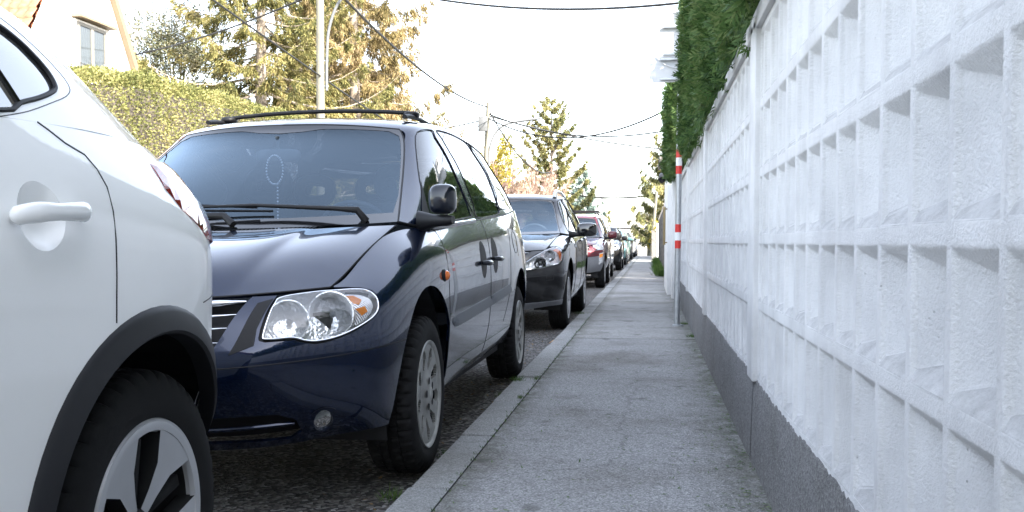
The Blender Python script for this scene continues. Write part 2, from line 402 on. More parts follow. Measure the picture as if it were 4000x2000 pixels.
def ellipsoid(c, r, n=16, m=10, p=1.0):
    V = []; F = []
    def sp(x, e): return math.copysign(abs(x)**e, x)
    for i in range(m + 1):
        a = -pi / 2 + pi * i / m
        for j in range(n):
            b = 2 * pi * j / n; V.append((c[0] + r[0] * sp(cos(a), p) * sp(cos(b), p), c[1] + r[1] * sp(cos(a), p) * sp(sin(b), p), c[2] + r[2] * sp(sin(a), p)))
    for i in range(m):
        for j in range(n): F.append((i * n + j, i * n + (j + 1) % n, (i + 1) * n + (j + 1) % n, (i + 1) * n + j))
    return V, F
# ---------------------------------------------------------------- materials of the cars
M_navy = paint('navy metallic paint', (.0025, .0095, .034), .5, .3, .20)
M_white = paint('white paint', (.90, .905, .89), 0, .03, .45, .05)
M_black = paint('black paint', (.005, .005, .006), .1, .2, .4)
M_red = paint('dark red paint', (.085, .006, .014), .3, .2, .4)
M_teal = paint('pale teal paint', (.13, .27, .29), .4, .15, .4)
M_blue = paint('pale blue paint', (.16, .25, .36), .4, .15, .4)
M_silver = paint('silver paint', (.42, .44, .46), .5, .15, .4)
M_tyre = plain('tyre rubber', (.0085, .0085, .009), .75, 0, .35, 9, .0012, 240, spec=.22)
M_black_pl = plain('black plastic', (.007, .007, .008), .5, 0, .15, 20, .0005, 500, spec=.3)
M_gloss_bk = plain('gloss black plastic', (.006, .006, .007), .12, 0, .1, 5, coat=1)
M_clad = plain('wheel arch cladding', (.012, .0125, .015), .5, 0, .12, 14, .0004, 700, spec=.3)
M_rubstrip = plain('grey rubbing strip', (.17, .185, .205), .38, .15, .1, 30, .0003, 800)
M_greybump = plain('grey bumper plastic', (.17, .175, .19), .42, .1, .1, 8)
M_chrome = plain('chrome', (.78, .79, .81), .08, 1, .05, 3)
M_alloy = plain('painted alloy', (.50, .50, .51), .33, .6, .1, 8, .0003, 300)
M_cap = plain('silver hubcap', (.33, .33, .315), .38, .35, .22, 14, .0003, 300)
M_satin = plain('machined alloy face', (.50, .51, .53), .38, .35, .05, 8)
M_dark = plain('dark underside', (.006, .006, .007), .8, 0, .2)
M_seat = plain('grey seat cloth', (.035, .038, .044), .9, 0, .2, 40, .001, 400)
M_dash = plain('grey dashboard', (.045, .053, .062), .6, 0, .1, 10, .0004, 500)
M_glass = glassm('car window glass', (.52, .58, .62), .07, .02)
M_wglass = glassm('dusty windscreen', (.58, .66, .74), .065, .006, refl=(.66, .84, 1.0))  # bluish reflection colour paints in the blue of the mirrored sky
M_tint = glassm('tinted side glass', (.17, .18, .195), .09, .006)
M_lens = glassm('clear lamp lens', (.95, .96, .97), .05, .02)
M_amber = plain('amber lens', (.85, .26, .02), .25, 0, .12, 60, coat=1)
M_orange = plain('indicator lens', (.72, .16, .02), .2, 0, .1, 30, coat=1)
def _redlens():
    m, nt, b, N, L = _mat('red lamp lens'); b.inputs['Base Color'].default_value = (.55, .03, .03, 1); setp(b, rough=.12, coat=1, coatr=.02)
    w = N('ShaderNodeTexWave'); w.inputs['Scale'].default_value = 60; t = N('ShaderNodeTexCoord'); L(t.outputs['Object'], w.inputs[0])
    c = mixc(nt, (.20, .008, .014), (.34, .02, .025), w.outputs[0]); L(c, b.inputs['Base Color']); return m
M_redlens = _redlens()
def _reflector():
    m, nt, b, N, L = _mat('lamp reflector'); b.inputs['Base Color'].default_value = (.88, .89, .9, 1); setp(b, rough=.22, metal=.7)
    n = noise(nt, 34, 2); bump(nt, b, n.outputs[0], .8, .012); return m
M_refl = _reflector()
def _ribbed():
    m, nt, b, N, L = _mat('ribbed clear lens'); b.inputs['Base Color'].default_value = (.8, .8, .82, 1); setp(b, rough=.15, metal=.55, coat=1)
    w = N('ShaderNodeTexWave'); w.bands_direction = 'Y'; w.inputs['Scale'].default_value = 38; t = N('ShaderNodeTexCoord'); L(t.outputs['Object'], w.inputs[0]); bump(nt, b, w.outputs[0], .8, .004); return m
M_ribbed = _ribbed()
# ---------------------------------------------------------------- wheels
def tyre_mesh(Rr, rr, w, n=160, gap=5, name='wheel', depth=.011):
    h = w / 2; s = Rr - rr
    prof = [(h - .030, rr - .012), (h - .012, rr + .004), (h - .006, rr + s * .15), (h - .001, rr + s * .35), (h, rr + s * .5), (h - .004, rr + s * .68), (h - .010, rr + s * .83), (h - .017, Rr - .010), (h - .028, Rr - .003),
            (h - .045, Rr - .0005), (h * .42, Rr + .001), (h * .40, Rr - .006), (h * .36, Rr - .006), (h * .34, Rr + .001), (.012, Rr + .002), (.010, Rr - .006)]
    prof = prof + [(-a, r) for a, r in prof[::-1]]; tread = {6, 7, 8, 9, 10, 13, 14}; m = len(prof)
    tread |= {m - 1 - t for t in tread}
    def mod(i, j):
        if j in tread and (i + (2 if 9 < j < m - 10 else 0) + (3 if j >= m // 2 else 0)) % gap == 0: return -depth * (.5 if j in (6, m - 7) else 1)
        return 0
    return lathe(prof, n, mod=mod)
def spoke_rim(mb_face, mb_dark, kind, rr, off):
    """wheel face looking along +x at axial position off"""
    def arc(r, a): return (off if False else 0, r * cos(a), r * sin(a))
    def plate(mb, pts, x0, x1, bul=.0):
        """extruded outline in the wheel plane; pts = [(r,a)], outer x1"""
        n = len(pts); V = [(x1 + bul * (1 - (r / rr)**2), r * cos(a), r * sin(a)) for r, a in pts] + [(x0, r * cos(a), r * sin(a)) for r, a in pts]
        F = [tuple(range(n))] + [(i, i + n, (i + 1) % n + n, (i + 1) % n) for i in range(n)]
        # fan with centre for a good surface
        mb.add((V, F))
    def ring(mb, prof, n=96): mb.add(lathe(prof, n))
    return plate, ring
def hub_blade(kind, R_):
    """returns (face MB, dark MB) with +x outward, axial zero at the tyre's outer face"""
    A = MB(); D = MB(); rr = R_
    A.add(lathe([(-.03, rr - .012), (-.012, rr - .006), (-.004, rr + .004), (-.003, rr + .009), (-.010, rr + .012)], 96)) if kind != 'steel' else None
    D.add(lathe([(-.085, .0), (-.085, rr - .01), (-.03, rr - .010)], 48))  # near-black backing disc stands in for the shade behind the wheel openings
    if kind == 'cap':
        n = 9
        # dished cap: blades between oval openings, built as a polar grid with holes
        NA, NR = 180, 22; ids = {}; V = []; F = []
        rs = np.linspace(.0, rr - .008, NR + 1)
        def hx(r): return -.004 - .010 * (r / rr)**2 - .014 * math.exp(-((r - rr * .5) / (rr * .22))**2) + .006 * math.exp(-(r / (rr * .2))**2)
        def hole(a, r):
            k = (a / (2 * pi) * n) % 1 - .5; c = (r - rr * .70) / (rr * .215)
            wv = .20 + .07 * (r - rr * .5) / rr * 2
            return (k / wv)**2 + c * c < 1
        for i in range(NA):
            for j in range(NR + 1):
                a = 2 * pi * i / NA; V.append((hx(rs[j]), rs[j] * cos(a), rs[j] * sin(a)))
        for i in range(NA):
            for j in range(NR):
                a = 2 * pi * (i + .5) / NA; r = (rs[j] + rs[j + 1]) / 2
                if hole(a, r): continue
                k = (i + 1) % NA; q = (i * (NR + 1) + j, i * (NR + 1) + j + 1, k * (NR + 1) + j + 1, k * (NR + 1) + j); F.append(q)
        # side walls of the openings
        nv = len(V)
        V += [(x - .016, y, z) for x, y, z in V[:nv]]; cnt = {}
        for f in F:
            for a, b in zip(f, f[1:] + f[:1]): cnt[(a, b)] = 1
        F += [(b, a, a + nv, b + nv) for (a, b) in list(cnt) if (b, a) not in cnt]
        A.add((V, F))
        for k in range(5):
            a = 2 * pi * k / 5 + .35; r = rr * .26; D.add(([(hx(r) + .0035, r * cos(a) + .017 * cos(t), r * sin(a) + .017 * sin(t)) for t in np.linspace(0, 2 * pi, 14, endpoint=False)], [tuple(range(14))]))
        A.add(lathe([(.004, 0), (.004, .022), (-.002, .028)], 24))
    elif kind == 'five':
        A.add(lathe([(-.016, rr - .020), (-.004, rr - .016), (-.002, rr - .004), (-.004, rr + .004)], 120))
        for k in range(5):
            a0 = 2 * pi * k / 5 + FIVE_PHASE
            L_ = [(rr - .014, -.40), (rr - .017, -.22), (rr - .017, -.05), (rr - .017, .05), (rr - .017, .22), (rr - .014, .40), (rr * .62, .25), (rr * .36, .26), (rr * .17, .42), (rr * .17, -.42), (rr * .36, -.26), (rr * .62, -.25)]
            n = len(L_); V = [(-.004 - .038 * (1 - r / rr)**1.2, r * cos(a0 + a), r * sin(a0 + a)) for r, a in L_]; V += [(x - .045, y * .985, z * .985) for x, y, z in V]
            A.add((V, [(0, 1, 10 + 1, ), ] if False else [tuple(range(n))]))
            D.add((V, [(i, i + n, (i + 1) % n + n, (i + 1) % n) for i in range(n)]))
            am = a0 + pi / 5; q = [(rr - .036, -.06), (rr - .036, .09), (rr * .2, .25), (rr * .2, -.2)]
            V = [(-.030 - .02 * (1 - r / rr), r * cos(am + a), r * sin(am + a)) for r, a in q]; V += [(x - .03, y, z) for x, y, z in V]
            D.add((V, [(0, 1, 2, 3)] + [(i, i + 4, (i + 1) % 4 + 4, (i + 1) % 4) for i in range(4)]))
        D.add(lathe([(-.030, 0), (-.030, .033), (-.040, .040), (-.07, .042)], 32))
    else:
        n = 7 if kind == 'seven' else 5
        for k in range(n):
            a0 = 2 * pi * k / n; wd = .20
            q = [(rr - .006, -wd), (rr - .006, wd), (rr * .5, wd * .8), (rr * .2, .5), (rr * .2, -.5), (rr * .5, -wd * .8)]
            V = [(-.006 - .02 * (1 - r / rr), r * cos(a0 + a), r * sin(a0 + a)) for r, a in q]; m = len(V); V += [(x - .03, y, z) for x, y, z in V]
            A.add((V, [tuple(range(m))] + [(i, i + m, (i + 1) % m + m, (i + 1) % m) for i in range(m)]))
        A.add(lathe([(-.018, 0), (-.018, .05), (-.04, .055)], 24))
    return A, D
FIVE_PHASE = pi / 2 - pi / 5
_wc = {}
def add_wheels(car, xs, ys, R_, rr, w, kind, face_mat, lowres=False):
    key = (R_, rr, w, kind, lowres)
    if key not in _wc:
        V, F = tyre_mesh(R_, rr, w, 60 if lowres else 200)
        t = mobj('wheel', V, F, M_tyre, None, True); t.data.set_sharp_from_angle(angle=R(38)); A, D = hub_blade(kind, rr)
        a = mobj('hubcap', A.V, A.F, face_mat, None, True); a.data.set_sharp_from_angle(angle=R(35)); d = mobj('wheel_backing', D.V, D.F, M_dark, None, True)
        _wc[key] = (t.data, a.data, d.data)
        for q in (t, a, d): bpy.data.objects.remove(q)
    tm, am, dm = _wc[key]
    for y in ys:
        for s in (1, -1):
            t = bpy.data.objects.new('wheel', tm); link(t, car); t.location = (s * xs, y, R_); t.rotation_euler = (random.uniform(0, .2) if kind != 'five' else 0, 0, 0 if s > 0 else pi)
            for nm, me in (('hubcap', am), ('wheel_backing', dm)):
                h = bpy.data.objects.new(nm, me); link(h, t); h.location = (w / 2, 0, 0)
def arch_pts(M, Lc, zc, r, n=22, v0=0., rz=None):
    """arch outline from its front foot to its rear foot, in (u,v)"""
    out = []; rz = rz or r
    for i in range(n + 1):
        a = pi - pi * i / n; out.append(tuple(M.Lz(Lc + r * cos(a), zc + rz * sin(a))))
    f = out[0]; b = out[-1]
    f0 = tuple(M.inv(lambda P: P[..., 1:] - np.array([Lc - r * 1.0, M.P([(f[0], v0)])[0][2]]))); b0 = tuple(M.inv(lambda P: P[..., 1:] - np.array([Lc + r * 1.0, M.P([(b[0], v0)])[0][2]])))
    return [(f0[0], v0)] + out + [(b0[0], v0)]
def cutv(path, v):
    """index split and point where a path first rises through v, and where it falls through v"""
    up = dn = None
    for i in range(len(path) - 1):
        a, b = path[i], path[i + 1]
        if up is None and a[1] < v <= b[1]: t = (v - a[1]) / (b[1] - a[1]); up = (i, (a[0] + (b[0] - a[0]) * t, v))
        if a[1] > v >= b[1]: t = (v - a[1]) / (b[1] - a[1]); dn = (i, (a[0] + (b[0] - a[0]) * t, v))
    return up, dn
def strip(S, pts, off, w=None): pass
def liners(car, ys, R_, r, w_out, w_in=.55, M=None):
    mb = MB()
    for y in ys:
        for s in (1, -1):
            V = []; F = []; n = 20; prof = [(w_out, r), (w_in, r), (w_in, .05)]
            for i in range(n + 1):
                a = -.25 + (pi + .5) * i / n
                if M is not None and (y > 1 or True):
                    bw = M.P([M.Lz(y - r * cos(a), max(.32, R_ + r * sin(a)))])[0]; far_ = abs(bw[1] - (y - r * cos(a))) > .03; lim = min(w_out, bw[0] - .015) if not far_ else w_out - .12
                else: lim = w_out
                for x, q in prof: V.append((s * (lim if x == w_out else x), y - q * cos(a), R_ + q * sin(a)))
            for i in range(n):
                for j in range(2): F.append((i * 3 + j, i * 3 + j + 1, (i + 1) * 3 + j + 1, (i + 1) * 3 + j))
            mb.add((V, F))
    return mb
# outlines traced on the minivan (u along the car, v up)
V_LAMP = [(1.763, 3.13), (1.758, 3.358), (1.77, 3.626), (1.8, 4.087), (1.84, 4.487), (1.889, 4.739), (2.175, 4.874), (2.685, 4.888), (3.283, 4.675), (3.56, 4.47), (3.675, 4.25), (3.695, 4.0), (3.667, 3.773), (3.602, 3.561), (3.453, 3.373), (3.223, 3.175), (2.992, 2.974), (2.794, 2.827), (2.616, 2.76), (2.448, 2.765), (2.315, 2.866), (2.17, 3.035), (2.014, 3.065), (1.858, 3.074)]
V_LAMPO = [(3.097, 4.955), (3.40, 4.75), (3.63, 4.50), (3.74, 4.25), (3.745, 3.96), (3.70, 3.70), (3.60, 3.457), (3.321, 3.176), (2.991, 2.862), (2.794, 2.70), (2.617, 2.60), (2.451, 2.60), (2.309, 2.741), (2.177, 2.904), (2.022, 2.93), (1.795, 2.955), (1.715, 3.047), (1.70, 3.142), (1.705, 3.476), (1.735, 3.975), (1.775, 4.384), (1.84, 4.90)]
V_GRR = [(1.50, 4.93), (1.46, 4.70), (1.175, 2.905), (1.02, 2.60), (.6, 2.45), (0, 2.42)]
V_DF = [(6.37, 5), (6.357, 4.791), (6.309, 4.403), (6.246, 4.05), (6.19, 3.832), (6.16, 3.461), (6.157, 3.123), (6.169, 2.622), (6.19, 2.032), (6.226, 1.587), (6.265, 1.204), (6.347, .45)]
V_DM = [(8.07, 5), (8.045, 4.5), (8.03, 4.2), (8.0, 3.8), (7.995, 3.4), (7.99, 2.4), (7.985, 2.0), (7.965, 1.55), (7.92, 1.12), (7.87, .45)]
V_DR = [(9.13, 5), (9.1, 4.4), (8.99, 3.9), (8.93, 3.2), (8.925, 2.6), (8.87, 2.19), (8.76, 1.78), (8.62, 1.3)]
V_W1 = [(.80, 2.327), (1.565, 2.344), (1.749, 1.971), (2.127, 1.461), (2.358, .989), (2.533, .473), (2.60, .10), (1.27, .10), (1.10, .20), (.96, .476), (.757, .916), (.72, 1.6)]
V_W2 = [(1.80, 2.32), (2.262, 2.37), (3.50, 2.42), (3.82, 2.0), (4.10, 1.46), (4.09, .998), (4.03, .496), (3.90, .08), (2.83, .06), (2.78, .367), (2.649, .905), (2.493, 1.305), (2.313, 1.571), (2.056, 1.95)]
V_W3 = [(3.62, 2.42), (4.592, 2.42), (5.10, 2.25), (5.297, 1.512), (5.45, .894), (5.45, .22), (3.99, .20), (4.14, .596), (4.19, 1.1), (4.20, 1.56), (3.95, 2.1)]
def build_car(name, pos, label, cat, group, pm, spec, detail=2):
    """a whole car from its nets; detail 2 = close, 1 = mid, 0 = far"""
    g = spec; M, Hd, G = Surf(g['M'], n=12), Surf(g['H'], n=12), Surf(g['G'], n=12); W = Surf(g['W'], n=12); T = Surf(g['T'], n=12)
    for S_ in (M, Hd, G, W, T):      # outward normals
        c = np.array([0, 1.5, .8]); k = S_.g.shape; p = S_.g[k[0] // 2, k[1] // 2]
        if (S_.N[k[0] // 2, k[1] // 2] @ (p - c)) < 0: S_.N = -S_.N
    car = empty(name, pos, g.get('rz', 0), label, cat, group); car.rotation_euler.y = g.get('tilt', 0)
    du = (.125, .2, .34)[2 - detail]; dv = (.25, .34, .5)[2 - detail]; kw = dict(du=du, dv=dv)
    R_ = g['R']; wb = g['wb']; zc = g.get('archz', R_); ar = g['arch']
    A1 = arch_pts(M, 0, zc, ar); A2 = arch_pts(M, wb, zc, ar, rz=ar * g.get('rarch', 1.0)); cr = g.get('crease', 2.06)
    # front bumper
    up, dn = cutv(A1, cr)
    body2 = g.get('lower', pm); uA = [p for p in A1[:up[0] + 1]] + [up[1]]
    nose_holes = g.get('bumper_holes', [])
    bp = [(0, 0)] + uA + [(0, cr)]
    panel('front_bumper', M, bp, body2, car, holes=nose_holes, merge=True, **kw)
    # fender with grille and lamp cut out
    DF, DM, DR = g.get('DF', V_DF), g.get('DM', V_DM), g.get('DR', V_DR); dd = cutv(A1, cr)[1]
    arest = [up[1]] + A1[up[0] + 1:]
    lo = g.get('LAMPO', V_LAMPO); gr = g.get('GRR', V_GRR); 
    fen = [(0, cr)] + gr[::-1] + [(lo[-1][0], 5.0 if lo[-1][1] > 4.6 else lo[-1][1])] if False else None
    poly = [(0, cr + .001)] + [p for p in gr[::-1]] + lo[::-1] + [(lo[0][0] + .05, 5)] + DF + [(A1[-1][0] if A1[-1][0] < DF[-1][0] else DF[-1][0] - .01, 0)][:0] + [(DF[-1][0], .0)] + arest[::-1]
    panel('fender', M, poly, pm, car, **kw)
    panel('front_door', M, DF + [(DM[-1][0], DM[-1][1])] + DM[-2::-1], pm, car, **kw)
    # rear door down to the sill, clipped by the rear arch
    k = min(range(len(A2)), key=lambda i: abs(A2[i][0] - DR[-1][0]) + abs(A2[i][1] - DR[-1][1]) if i < len(A2) // 2 else 99)
    front_half = [p for p in A2[:k + 1] if p[1] > .45]
    panel('rear_door', M, DM + [(max(DM[-1][0] + .1, A2[0][0] - .01), .45)] + front_half + DR[::-1], pm, car, holes=g.get('door_holes', []), **kw)
    panel('sill', M, [(DF[-1][0], 0), (A2[0][0] - .01, 0), (A2[0][0] - .01, .45), (DF[-1][0], .45)], g.get('sillmat', pm), car, **kw)
    U = M.U; rb = g.get('rbump', 2.3); u2, d2 = cutv(A2, rb); rear = A2[d2[0] + 1:]
    panel('rear_quarter', M, DR + A2[k:d2[0] + 1] + [d2[1], (U, rb), (U, 5)], pm, car, **kw)
    panel('rear_bumper', M, [d2[1]] + rear + [(U, 0), (U, rb - .001)], g.get('lower', pm), car, merge=True, **kw)
    panel('bonnet', Hd, [(0, 0), (Hd.U, 0), (Hd.U, Hd.V), (0, Hd.V)], pm, car, merge=True, **kw)
    wins = g.get('wins', [V_W1, V_W2, V_W3]); gt = 2.55
    panel('roof', G, [(0, gt), (G.U, gt), (G.U, G.V), (0, G.V)], pm, car, merge=True, **kw)
    panel('window_frame', G, [(0, 0), (G.U, 0), (G.U, gt - .001), (0, gt - .001)], g.get('pillar', pm), car, holes=wins, **kw)
    for i, wl in enumerate(wins):
        ws = panel('side_window', G, wl, g.get('sglass', M_tint) if i or not g.get('w1clear') else g['w1clear'], car, off=-.004, fold=0, **kw)
        if detail:
            for sg, wo in zip((1, -1), ws):
                V, F = tubeV(G.P(smoothpts(wl, 3)) * [sg, 1, 1], .0035 if detail == 2 else .006, 5, closed=True); mobj('window_seal', V, F, M_black_pl, wo)
    panel('windscreen', W, [(0, 0), (W.U, 0), (W.U, W.V), (0, W.V)], M_wglass if detail else M_tint, car, merge=True, fold=0, **kw)
    panel('tailgate', T, [(0, 0), (T.U, 0), (T.U, T.V), (0, T.V)], M_tint if g.get('tglass', 1) else pm, car, merge=True, fold=0, **kw)
    # windscreen surround
    fr = g.get('frit', [(2.89, .22), (2.95, .63), (2.93, 1.38), (2.89, 2.36), (2.64, 2.66), (1.05, 2.55), (.55, 2.35), (0, 2.27)])
    panel('windscreen_surround', W, [(0, 0), (3, 0), (3, 3), (0, 3)] + fr[::-1] + [(0, .16)], M_gloss_bk, car, merge=True, off=.002, fold=0, **kw)
    # window rubbers + shut lines
    sm = seam(M, [DF, DM, DR, [(0, cr), up[1]]] + ([[d2[1], (U, rb)]]), .0024 if detail > 1 else .004)
    sm.V += []; q = seam(Hd, [[(Hd.U, 0), (Hd.U, Hd.V)], [(0, 0), (Hd.U, 0)]], .004, out=-.001); sm.add((q.V, q.F))
    if not g.get('nobelt'): q = seam(G, [[(0, 0), (G.U, 0)]], .006 if detail > 1 else .008, out=0); sm.add((q.V, q.F))
    q = seam(W, [[(3, 0), (3, 3)], [(0, 3), (3, 3)]], .005, out=0); sm.add((q.V, q.F))
    sm.build('shut_line', M_black_pl, car)
    # arches, underside, wheels
    ub = liners(car, (0, wb), R_, ar + .012, g['hw'] - .03, M=M if detail else None); ub.add(boxVF(-g['hw'] * .62, g['hw'] * .62, g['nose'] + .25, -ar - .03, R_ - .02, .52)); ub.add(boxVF(-g['hw'] + .08, g['hw'] - .08, ar + .03, wb - ar - .03, R_ - .08, .40))
    ub.add(boxVF(-g['hw'] * .62, g['hw'] * .62, wb + ar + .03, g['tail'] - .25, R_ - .02, .55)); ub.add(boxVF(-.55, .55, -ar - .03, wb + ar + .03, R_ - .05, .45)); ub.add(boxVF(-.75, .75, g['nose'] + .25, .05, .45, .74))
    ub.build('underbody', M_dark, car, smooth=False)
    add_wheels(car, g['wheelx'], (0, wb), R_, g['rr'], g['tw'], g['wkind'], g.get('wmat', M_alloy), detail < 2)
    # lamps
    lamp = g.get('LAMP', V_LAMP)
    lens = dome(M, smoothpts(lamp, 3) if detail == 2 else lamp, M_lens, 'headlight', car, .012, -.002, du=.08 if detail > 1 else .25, dv=.2 if detail > 1 else .4)
    lo2 = smoothpts(lamp, 2)
    for l in lens:
        s = 1 if l.data.vertices[0].co.x > 0 else -1
        panel('reflector', M, lamp, M_refl, l, off=-.055, fold=-.055, sides=(s,), **kw)
        if detail:
            seg = MB(); seg.tube(M.P(smoothpts(lamp, 3)) * [s, 1, 1], .0030 if detail == 2 else .005, 6, closed=True); seg.build('lamp_rim', M_chrome, l)
    panel('lamp_housing', M, smoothpts(lo, 1), M_black_pl, car, off=-.012 if detail == 2 else -.02, fold=.03, holes=[lamp] if detail == 2 else [], **kw) if detail == 2 else None
    # grille
    gw = [(0, 2.35), (gr[-3][0] + .15, 2.35), (gr[0][0] + .15, 5), (0, 5)]
    panel('grille_back', M, gw, M_dark, car, off=-.045, fold=0, merge=True, **kw)
    nb = g.get('bars', 4); bars = MB()
    for i in range(nb):
        v = 4.72 - i * (2.0 / nb) * 1.05; top = i == 0
        um = np.interp(v, [p[1] for p in gr[::-1]][1:], [p[0] for p in gr[::-1]][1:]) - .02
        us = np.linspace(0, um, 10)
        for s in (1, -1):
            P = M.P([(u, v) for u in us]) + M.Nn([(u, v) for u in us]) * (-.004 if top else -.014); P = P * [s, 1, 1]
            bars.tube(P, [(.014 if top else .006) * (1 if k < 8 else (1.0 - .35 * (k - 7))) for k in range(10)], 8)
    bars.build('grille', M_chrome, car)
    return car, M, Hd, G, W
def warp(net, fw=1., Lm=None, zm=None):
    out = []
    for col in net:
        out.append([(w * fw, float(np.interp(L, *Lm)) if Lm else L, float(np.interp(z, *zm)) if zm else z) for w, L, z in col])
    return out
M_mirr = paint('dark mirror housing', (.004, .006, .012), .1, .1, .3)
def door_mirror(car, M_, c, r, s=1, mat=None, foot=None, lens=True):
    for s in (1, -1):
        V, F = ellipsoid((0, 0, 0), r, 20, 12, .62); V = [(x, y * (1.0 if y < 0 else .55), z) for x, y, z in V]
        m = mobj('door_mirror', [(s * (x + c[0]), y + c[1], z + c[2]) for x, y, z in V], F if s > 0 else [f[::-1] for f in F], mat, car)
        f0, f1 = np.array(foot[0]), np.array(foot[1]); V = []; n_ = 14; k_ = 7
        for i in range(k_):
            t = i / (k_ - 1); p = f0 + (f1 - f0) * t; hh = (.050, .042, .034, .028, .026, .026, .018)[i]; dd = (.075, .068, .060, .056, .056, .054, .040)[i]
            for j in range(n_): a = 2 * pi * j / n_; V.append((s * p[0], p[1] + dd * math.copysign(abs(cos(a))**.6, cos(a)), p[2] + hh * math.copysign(abs(sin(a))**.6, sin(a)) - .006 * t))
        F = [(i * n_ + j, i * n_ + (j + 1) % n_, (i + 1) * n_ + (j + 1) % n_, (i + 1) * n_ + j) for i in range(k_ - 1) for j in range(n_)] + [tuple((k_ - 1) * n_ + j for j in range(n_))]; mobj('mirror_arm', V, F, M_black_pl, m).data.set_sharp_from_angle(angle=R(50))
        g_ = mobj('mirror_glass', [(s * (c[0] + x * r[0] * .86), c[1] + r[1] * .57, c[2] + z * r[2] * .84) for x, z in ((-1, -1), (1, -1), (1, 1), (-1, 1))], [(0, 1, 2, 3)], M_chrome, m, False)
# ---------------------------------------------------------------- ground materials
def zf(y):
    t = max(0., y - 62.); return -.0009 * t * t if t < 60 else -3.24 - .03 * (t - 60)
def zg(y): return zf(y) if y < 180 else zf(180)
def _asph(name, c0, c1, scale, moss=0., spots=.3, bd=.004, rough=.88, pebble=None):
    m, nt, b, N, L = _mat(name)
    v = N('ShaderNodeTexVoronoi'); v.inputs['Scale'].default_value = scale; t = N('ShaderNodeTexCoord'); L(t.outputs['Object'], v.inputs['Vector'])
    fine = noise(nt, scale * 2.3, 3, .7); big = noise(nt, 1.1, 6, .65); mid = noise(nt, 7, 5, .7)
    r = ramp(nt, [(.0, c0), (.55, tuple((a + b_) / 2 for a, b_ in zip(c0, c1))), (1., c1)])
    if pebble:
        r = ramp(nt, pebble)
    L(v.outputs['Color'], r.inputs[0]); col = r.outputs[0]
    f2 = ramp(nt, [(.35, (.55, .55, .55)), (.65, (1.25, 1.25, 1.25))]); L(fine.outputs[0], f2.inputs[0]); col = mixc(nt, col, f2.outputs[0], .6, 'MULTIPLY')
    st = ramp(nt, [(.36, (.62, .60, .57)), (.50, (.95, .95, .95)), (.68, (1.1, 1.1, 1.12))]); L(big.outputs[0], st.inputs[0]); col = mixc(nt, col, st.outputs[0], spots * 2, 'MULTIPLY')
    sm = ramp(nt, [(.28, (.6, .58, .55)), (.42, (1, 1, 1))]); L(mid.outputs[0], sm.inputs[0]); col = mixc(nt, col, sm.outputs[0], .55, 'MULTIPLY')
    if 'pavement' in name:
        # moss and dirt along the wall foot and the kerb joint, a few cracks
        sx = N('ShaderNodeSeparateXYZ'); L(t.outputs['Object'], sx.inputs[0])
        for a0, a1 in ((.16, .44), (-.60, -.72)):
            mr = N('ShaderNodeMapRange'); mr.inputs[1].default_value = a0; mr.inputs[2].default_value = a1; L(sx.outputs[0], mr.inputs[0])
            q = N('ShaderNodeMath'); q.operation = 'MULTIPLY'; L(mr.outputs[0], q.inputs[0]); nr = ramp(nt, [(.36, (0, 0, 0)), (.58, (1, 1, 1))]); L(noise(nt, 9, 8, .75).outputs[0], nr.inputs[0]); L(nr.outputs[0], q.inputs[1]); q2 = N('ShaderNodeMath'); q2.operation = 'MULTIPLY'; q2.inputs[1].default_value = .8; L(q.outputs[0], q2.inputs[0])
            col = mixc(nt, col, (.075, .078, .05), q2.outputs[0])
        cv = N('ShaderNodeTexVoronoi'); cv.feature = 'DISTANCE_TO_EDGE'; cv.inputs['Scale'].default_value = .42; wn_ = noise(nt, 6, 5, .7); va = N('ShaderNodeVectorMath'); va.operation = 'MULTIPLY_ADD'; L(wn_.outputs[1], va.inputs[0]); va.inputs[1].default_value = (.22, .22, .22); L(t.outputs['Object'], va.inputs[2]); L(va.outputs[0], cv.inputs['Vector'])
        ck = ramp(nt, [(.0, (.42, .42, .42)), (.004, (0, 0, 0))]); L(cv.outputs['Distance'], ck.inputs[0]); col = mixc(nt, col, (.05, .05, .045), ck.outputs[0])
        sp_ = ramp(nt, [(.66, (0, 0, 0)), (.72, (.55, .55, .55))]); L(noise(nt, 5.5, 2, .4).outputs[0], sp_.inputs[0]); col = mixc(nt, col, (.09, .088, .08), sp_.outputs[0])
    L(col, b.inputs['Base Color']); setp(b, rough=rough, spec=.35)
    h = N('ShaderNodeMath'); h.operation = 'ADD'; L(v.outputs['Distance'], h.inputs[0]); L(fine.outputs[0], h.inputs[1]); bump(nt, b, h.outputs[0], .9, bd); return m
M_pave = _asph('pavement asphalt', (.15, .15, .15), (.50, .495, .49), 150, bd=.0035, spots=.42)
M_pave2 = _asph('older pale pavement asphalt', (.18, .178, .172), (.54, .53, .515), 140, bd=.0035, spots=.42)
M_road = _asph('coarse road asphalt', (.03, .03, .03), (.20, .18, .16), 58, bd=.012, pebble=[(0, (.012, .011, .010)), (.35, (.055, .053, .052)), (.6, (.14, .128, .118)), (.8, (.24, .235, .23)), (1, (.42, .41, .40))])
M_kerb = _asph('granite kerb', (.18, .183, .178), (.45, .45, .44), 190, bd=.002, spots=.3)
M_ground = plain('dry garden ground', (.12, .11, .07), .95, 0, .35, .7, .01, 30)
def sheet(name, xs, ys, z0, mat, kind='structure', cross=0):
    V = [(x, y, z0 + zg(y) + cross * (x - xs[0])) for y in ys for x in xs]; n = len(xs)
    F = [(j * n + i, j * n + i + 1, (j + 1) * n + i + 1, (j + 1) * n + i) for j in range(len(ys) - 1) for i in range(n - 1)]
    return tag(mobj(name, V, F, mat), kind=kind)
YS = [-30, -10, 0, 20, 40] + list(range(60, 126, 5)) + [150, 180, 260]
sheet('ground', [-900, -60, -20, 20, 60, 900], YS + [500, 1500], -.03, M_ground)
